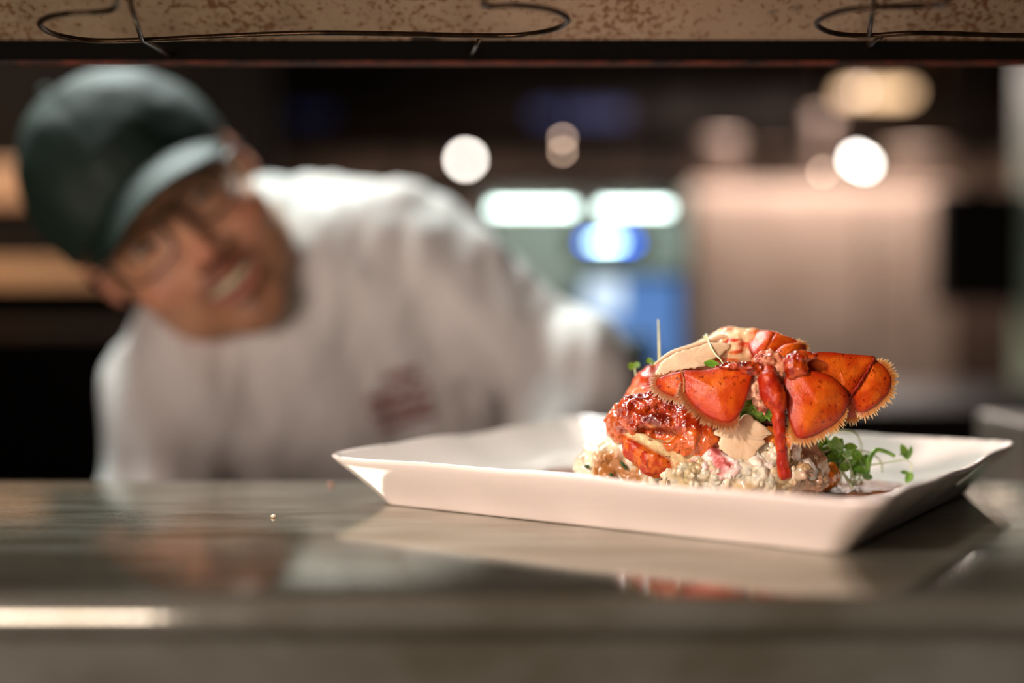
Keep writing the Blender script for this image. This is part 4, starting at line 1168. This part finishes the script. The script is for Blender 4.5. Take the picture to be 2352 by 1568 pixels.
    # shirt
    def shirtf(X, Y, Z):
        u = (X - NB[0]) * .80 + (Z - NB[2]) * .35
        v = (Z - NB[2])
        f1 = np.sin(u * 88 + 2.0 * vn(X, Y, Z, 7, 3) + v * 9) * .0052 * sstep(.10, .2, -v + .14)
        f2 = .009 * vn(X, Y, Z, 11, 7) + .006 * fbm(X * 1.6, Y, Z * .6, 26, 9, 2)
        d = bodyf(X, Y, Z, .012)
        d = smin(d, armsf(X, Y, Z, .014), .018)
        w_ = sstep(.02, .14, np.sqrt((X - HRt[0]) ** 2 + (Z - HRt[2]) ** 2))
        d = d + f1 + f2 * w_
        # neckline
        nk = hw(.006, .022, -.104)
        d = smax(d, -(s_sph(X, Y, Z, nk, .050)), .006)
        # cuffs
        for c, e in ((HRt, ER), (HLt, EL)):
            ax_ = (e - c) / np.linalg.norm(e - c); q = (X - c[0]) * ax_[0] + (Y - c[1]) * ax_[1] + (Z - c[2]) * ax_[2]
            near = s_sph(X, Y, Z, c, .12)
            d = np.where(near < 0, np.maximum(d, .045 - q), d)
        return smax(d, .86 - Z, .004)
    V, Fc = nets(shirtf, rng(-.46, .20, .0045), rng(.96, 1.62, .0055), rng(.84, 1.40, .0045))
    sh = part('shirt', (V, Fc), M['shirt'], t)
    bv = BVHTree.FromPolygons([Vector(v) for v in V], Fc)
    camv = Vector((0, 0, CAMZ))
    def onshirt(px, py, lift=.0012):
        d = (P(px, py, 1) - camv).normalized(); h = bv.ray_cast(camv, d, 3)
        return (h[0] - d * lift) if h[0] is not None else P(px, py, 1.2)
    # embroidered three-line chest mark, too blurred in the photograph to read
    emb = []; Re = random.Random(4)
    for row, (ax_, ay_, bx_, by_) in enumerate(((872, 876, 975, 852), (838, 925, 985, 888), (850, 955, 992, 920), (872, 985, 998, 945))):
        n = 7
        for k in range(n):
            t0 = (k + .12) / n; t1 = (k + .86) / n
            for q in range(2):
                a = (ax_ + (bx_ - ax_) * t0, ay_ + (by_ - ay_) * t0 + (-9 if q else 5)); b = (ax_ + (bx_ - ax_) * t1, ay_ + (by_ - ay_) * t1 + (Re.choice((-9, 5))))
                if row == 0 and k in (0, 6): continue
                emb.append(tube([onshirt(*a), onshirt((a[0] + b[0]) / 2, (a[1] + b[1]) / 2), onshirt(*b)], .0019, 5, 2))
    e = part('embroidery', join(*emb), M['red_thread'], sh); e['label'] = 'dark red embroidered lines on the chest'
    # trousers and shoes
    def trf(X, Y, Z):
        d = s_cap(X, Y, Z, PV + np.array([-.05, 0, .0]), PV + np.array([.05, 0, 0]), .135)
        for k, a, hx in ((KR, AR, .09), (KL, AL, -.09)):
            d = smin(d, s_chain(X, Y, Z, [PV + np.array([hx, 0, -.02]), k, a], [.095, .066, .052]), .03)
        return smax(smax(d, Z - .92, .01), .07 - Z, .01)
    V, Fc = nets(trf, rng(-.32, .24, .012), rng(1.24, 1.66, .012), rng(.05, .95, .012))
    part('trousers', (V, Fc), M['trousers'], t)
    for a in (AR, AL):
        V, Fc = nets(lambda X, Y, Z: smax(smin(s_ell(X, Y, Z, (a[0], 1.43, .045), (.046, .13, .045)), s_ell(X, Y, Z, (a[0], 1.50, .07), (.044, .05, .06)), .02), .001 - Z, .004), rng(a[0] - .07, a[0] + .07, .007), rng(1.27, 1.6, .007), rng(-.01, .15, .007))
        part('shoe', (V, Fc), M['shoe'], t)
person()

# ------------------------------------------------------------------ kitchen behind
def prep():
    t = thing('prep_table', 'low steel prep table behind the pass where the man leans', 'table', (0, 1.05, 0))
    part('tabletop', box(-1.4, 1.4, .925, 1.245, TZ - .04, TZ, .003), M['steel_dark'], t, False)
    for x in (-1.3, 1.3):
        for y in (.95, 1.22): part('leg', tube([(x, y, 0), (x, y, TZ - .035)], .018, 12, 1), M['steel_dark'], t)
prep()

def bulb(px, py, y, r, m, label, group=None):
    c = P(px, py, y); t = thing('pendant_lamp_or_glint', label, 'lamp', c, group)
    part('bulb', ellipsoid(c, (r, r, r), seg=16, rings=12), M[m], t)
    part('socket', lathe((c.x, c.y, c.z + r * .8), [(.001, .0), (r * .55, 0), (r * .55, r * 1.4), (r * .3, r * 1.7), (.001, r * 1.7)], 12), M['black'], t)
    part('cord', tube([(c.x, c.y, c.z + r * 2), (c.x, c.y, 2.8)], .003, 6, 1), M['black'], t)
bulb(1070, 366, 4.0, .011, 'bulb', 'bright white pendant bulb above the man\'s shoulder')
bulb(1968, 366, 3.4, .010, 'bulb', 'bright white pendant bulb at the right, left one of a close pair')
bulb(1986, 376, 3.4, .009, 'bulb', 'bright white pendant bulb at the right, right one of a close pair')
bulb(1292, 318, 1.75, .0035, 'bulb_warm', 'small pinkish glint built as a bulb, right of the bright bulb above the man')  # glints off some surface, built here as two added glowing bulbs
bulb(1292, 348, 1.75, .003, 'bulb_warm', 'small dim glint built as a bulb, just below the pinkish one')
bulb(1890, 394, 1.95, .0035, 'bulb_warm', 'small dim lamp left of the bright pair at the right')

# tall steel fridge wall and things round it
t = thing('steel_fridge', 'tall pinkish steel fridge in the back right of the kitchen', 'fridge', (1.0, 4.3, 0))
x0 = P(1585, 0, 4.0).x; x1 = P(2195, 0, 4.0).x; zt = P(0, 425, 4.0).z
part('cabinet', box(x0, x1, 4.0, 4.7, .08, zt, .006), M['steel_warm'], t, False)
part('door', box(x0 + .01, (x0 + x1) / 2 + .12, 3.97, 3.998, .1, zt - .03, .008), M['steel_warm'], t, False)
part('door', box((x0 + x1) / 2 + .13, x1 - .01, 3.97, 3.998, .1, zt - .03, .008), M['steel_warm'], t, False)
part('handle', tube([((x0 + x1) / 2 + .09, 3.97, 1.0), ((x0 + x1) / 2 + .09, 3.93, 1.0), ((x0 + x1) / 2 + .09, 3.93, .75), ((x0 + x1) / 2 + .09, 3.97, .75)], .008, 8, 1, smooth=False), M['steel_dark'], t)
for xx in (x0 + .05, x1 - .05):
    for yy in (4.05, 4.65): part('foot', tube([(xx, yy, 0), (xx, yy, .085)], .02, 10, 1), M['black'], t)
# dark low bench in front of the fridge
t = thing('work_bench', 'dark work bench in front of the fridge at the right', 'bench', (.8, 2.6, 0))
a = P(1660, 905, 2.6); b = P(2700, 905, 2.6)
part('benchtop', box(a.x, b.x, 2.3, 2.9, a.z - .04, a.z, .004), M['black'], t, False)
part('bench_body', box(a.x + .02, b.x - .02, 2.34, 2.86, 0, a.z - .04), M['black'], t, False)
# dark wall screen at the right with pale post beside it
t = thing('kitchen_screen', 'black square screen hanging at the right edge of the kitchen', 'screen', P(2255, 560, 3.0))
a = P(2158, 700, 3.0); b = P(2352, 432, 3.0)
part('case', box(a.x, b.x, 3.0, 3.06, a.z, b.z, .006), M['black'], t, False)
part('bracket', tube([((a.x + b.x) / 2, 3.03, b.z), ((a.x + b.x) / 2, 3.03, 2.8)], .015, 10, 1), M['black'], t)
a = P(2388, 870, 2.9)
M['pale_green'] = mat('pale_green_paint', '8c9884', .5, var='808c78', vscale=3)
tag(part('column', box(a.x, a.x + .16, 2.9, 3.05, 0, 2.8, .004), M['pale_green'], None, False), 'pale green pillar at the right edge of the picture', 'pillar')
# fluorescent fixtures under a shelf that hangs from the ceiling
TY = 2.05
for (a0, a1, lb) in ((1120, 1325, 'left one of two white tube lights behind the man'), (1368, 1545, 'right one of two white tube lights above the blue display')):
    p = P(a0, 478, TY); q = P(a1, 478, TY)
    t = thing('tube_light', lb, 'light', ((p.x + q.x) / 2, TY, p.z))
    part('housing', box(p.x - .012, q.x + .012, TY + .010, TY + .04, p.z - .012, p.z + .0322, .003), M['steel'], t, False)
    part('tube', tube([(p.x, TY, p.z), (q.x, TY, p.z)], .0052, 12, 1), M['tube'], t)
    for x in (p.x, q.x): part('end_cap', tube([(x - .006, TY, p.z), (x + .006, TY, p.z)], .0075, 12, 1), M['steel'], t)
sx = P(1100, 0, TY).x - .15; sx1 = P(1585, 0, TY).x; sz = P(0, 426, TY).z
t = thing('overshelf', 'dark shelf hanging over the two tube lights', 'shelf', ((sx + sx1) / 2, TY, sz))
part('shelf_board', box(sx, sx1, TY - .01, TY + .26, sz, sz + .010, .002), M['steel_dark'], t, False)
for x in (sx + .02, sx1 - .02): part('hanging_rod', tube([(x, TY + .24, sz + .009), (x, TY + .24, 2.8)], .004, 8, 1), M['black'], t)
M['pale_cooler'] = mat('pale_cooler', 'a8b4aa', .5, 0, var='9aa89c', vscale=3)
a = P(1120, 0, 2.9).x; b = P(1588, 0, 2.9).x; c = P(0, 428, 2.9).z
t = thing('cooler', 'pale grey-green cooler behind the blue display and order screen', 'cooler', ((a + b) / 2, 3.1, 0))
part('cabinet', box(a, b, 2.92, 3.4, .06, c, .005), M['pale_cooler'], t, False)
part('door', box(a + .01, b - .01, 2.89, 2.918, .1, c - .03, .006), M['pale_cooler'], t, False)
part('plinth', box(a + .02, b - .02, 2.95, 3.38, 0, .065), M['black'], t, False)
# shelf that carries the screens, then display and screen
t = thing('order_screen', 'lit order screen glowing blue and white behind the man\'s arm', 'screen', P(1460, 830, 2.6))
a = P(1340, 835, 2.6); b = P(1560, 640, 2.6)
part('case', box(a.x - .012, b.x + .012, 2.603, 2.64, a.z - .012, b.z + .012, .004), M['black'], t, False)
part('screen', box(a.x, b.x, 2.600, 2.603, a.z, b.z), M['screen_blue'], t, False)
m0 = P(1352, 0, 2.6).x; m1 = P(1428, 0, 2.6).x
part('white_panel', box(m0, m1, 2.5985, 2.6, P(0, 715, 2.6).z, P(0, 645, 2.6).z), M['screen_white'], t, False)
part('stand', box((a.x + b.x) / 2 - .03, (a.x + b.x) / 2 + .03, 2.61, 2.66, .0, a.z, .003), M['black'], t, False)
t = thing('digital_display', 'small digital display glowing blue with white centre above the order screen', 'display', P(1397, 556, 2.6))
a = P(1345, 560, 2.58); b = P(1455, 552, 2.58)
part('case', box(a.x - .03, b.x + .03, 2.583, 2.62, a.z - .022, b.z + .022, .003), M['black'], t, False)
part('blue_strip', box(a.x, b.x, 2.58, 2.583, a.z, b.z), M['blue_led'], t, False)
part('white_digits', box(P(1366, 0, 2.58).x, P(1422, 0, 2.58).x, 2.5785, 2.58, a.z, b.z), M['white_led'], t, False)
part('bracket', box((a.x + b.x) / 2 - .008, (a.x + b.x) / 2 + .008, 2.60, 2.625, P(0, 628, 2.6).z, a.z - .02), M['black'], t, False)

# cooking line behind the man, with two dark green bottles
t = thing('cooking_line', 'dark steel table with bottles behind the man', 'table', (.45, 1.95, 0))
part('tabletop', box(-.5, 1.1, 1.78, 2.15, .86, .90, .003), M['steel_dark'], t, False)
for x in (-.45, 1.05):
    for y in (1.82, 2.11): part('leg', tube([(x, y, 0), (x, y, .865)], .02, 10, 1), M['steel_dark'], t)
M['green_glass'] = mat('dark_green_glass', '14301c', .3)
for px, py, y, r, lb in ((1276, 690, 1.85, .016, 'dark green bottle whose neck shows behind the man\'s upper arm'), (1460, 778, 1.87, .022, 'dark green bottle whose top shows behind the man\'s elbow')):
    c = P(px, py, y); h = c.z - .90
    t = thing('bottle', lb, 'bottle', (c.x, c.y, .90))
    part('glass', lathe((c.x, c.y, .90), [(.001, 0), (.034, 0), (.036, .01), (.036, h - .13), (r, h - .06), (r * .9, h - .02), (.001, h - .02)], 20), M['green_glass'], t)
    part('bottle_cap', lathe((c.x, c.y, .90 + h - .025), [(.001, 0), (r, 0), (r, .03), (.001, .03)], 16), M['green_glass'], t)

# left: warm-lit shelves and oven behind the man's head
t = thing('wall_rack', 'dark rack with warm brown shelves at the left behind the man\'s head', 'rack', (-1.2, 2.6, 0))
xa, xb = P(-420, 0, 2.5).x, P(560, 0, 2.5).x
for k, (y0, y1, m) in enumerate(((598, 655, 'wood'), (742, 770, 'steel_dark'))):
    a = P(0, y1, 2.42); b = P(0, y0, 2.42)
    part('shelf_board', box(xa, xb, 2.42, 2.8, a.z, b.z, .003), M[m], t, False)
part('back_board', box(xa, xb, 2.8, 2.82, .1, 1.75), M['black'], t, False)
for x in (xa, xb - .03):
    for y in (2.44, 2.76): part('post', box(x, x + .03, y, y + .03, 0, 1.75), M['black'], t, False)
a = P(-150, 470, 2.45); b = P(78, 372, 2.45)
M['terracotta'] = mat('warm_box', 'a88468', .5, var='94745a', vscale=6)
zsh = P(0, 598, 2.42).z
tag(part('storage_box', box(a.x, b.x, 2.48, 2.75, P(0, 470, 2.48).z, P(0, 372, 2.48).z, .006), M['terracotta'], None, False), 'warm brown box on the rack at the left edge beside the cap', 'box')
tag(part('storage_box', box(a.x - .02, b.x + .1, 2.50, 2.75, zsh, P(0, 470, 2.48).z, .006), M['black'], None, False), 'black box under the warm brown box on the rack', 'box')
# overhead duct and pipes above the kitchen
t = thing('extraction_hood', 'long dark extraction hood across the top of the kitchen', 'hood', (.6, 4.9, 1.7))
hb = P(0, 300, 4.75).z
part('canopy', box(-1.2, 2.5, 4.75, 5.18, hb, hb + .5, .004), M['steel_dark'], t, False)
part('front_rail', tube([(-1.2, 4.735, hb + .01), (2.5, 4.735, hb + .01)], .012, 8, 1), M['steel_dark'], t)
part('duct', box(.9, 1.4, 4.8, 5.1, hb + .49, 2.8), M['steel_dark'], t, False)
M['painted_reflection'] = mat('painted_reflection', '48589c', .5)  # colour of the dim blue reflections painted on the hood metal
c = P(1390, 262, 2.36)
tag(part('blue_reflection', box(P(1225, 0, 4.74).x, P(1440, 0, 4.74).x, 4.7405, 4.7495, P(0, 278, 4.74).z, P(0, 246, 4.74).z), M['painted_reflection'], None, False), 'dull blue reflection painted on the front of the hood right of the bright bulb', 'sign')  # strip stands in for a blue reflection, not a sign
tag(part('blue_reflection', box(P(665, 0, 4.74).x, P(760, 0, 4.74).x, 4.7405, 4.7495, P(0, 280, 4.74).z, P(0, 252, 4.74).z), M['painted_reflection'], None, False), 'dull grey-blue reflection painted on the hood right of the cap', 'sign')  # strip stands in for a blue reflection, not a sign
t = thing('ceiling_lamp', 'warm oblong lamp glowing under the hood at the upper right', 'lamp', P(2000, 215, 4.6))
a = P(1935, 224, 4.6); b = P(2090, 206, 4.6)
part('glass_cover', box(a.x, b.x, 4.56, 4.64, a.z, b.z, .006), M['amber'], t, False)
part('bulb', ellipsoid(((a.x * .8 + b.x * .2), 4.545, (a.z + b.z) / 2), (.022, .012, .010)), M['bulb_warm'], t)
part('lamp_housing', box(a.x - .02, b.x + .02, 4.57, 4.748, b.z, b.z + .03, .003), M['steel_dark'], t, False)
for i, px in enumerate((1905, 1975, 2040, 2105, 2170)):
    c = P(px, 150, 4.68)
    g = tube([(c.x, 4.72, c.z + .1), (c.x, 4.72, c.z + .02), (c.x, 4.72, c.z - .05)], [.014, .02, .012], 8, 3)
    tag(part('hanging_utensil', g, M['wood']), ('leftmost', 'second', 'middle', 'fourth', 'rightmost')[i] + ' wooden handle in the row hanging above the oblong lamp', 'utensil', 'wooden handles hanging above the lamp')
# pans and pale things on top of the fridge
for px0, px1, py0, py1, m, lb in ((1615, 1695, 318, 425, 'tub', 'pale tub standing on the left of the fridge top'), (1725, 1830, 345, 425, 'steel_dark', 'dark squat pan on the fridge top between the tubs'),
                                  (1862, 1915, 262, 425, 'tub', 'tall narrow pale tub on the fridge top'), (2030, 2170, 345, 425, 'steel_warm', 'low steel pan on the right of the fridge top')):
    a = P((px0 + px1) / 2, py1, 4.15); r = (px1 - px0) / 2 / F * 4.15
    h = P(0, py0, 4.15).z - zt
    tag(part('tub' if m == 'tub' else 'pan', lathe((a.x, 4.15, zt), [(.001, 0), (r * .9, 0), (r, h * .9), (r * 1.06, h * .9), (r * 1.06, h), (.001, h)], 24), M[m]), lb, 'tub' if m == 'tub' else 'pan')
a = P(2285, 1010, 1.15); b = P(2420, 955, 1.15)
tag(part('steel_container', box(a.x, b.x + .1, 1.08, 1.2, TZ, b.z, .006), M['steel_warm'], None, False), 'brownish steel container behind the right corner of the dish', 'container')
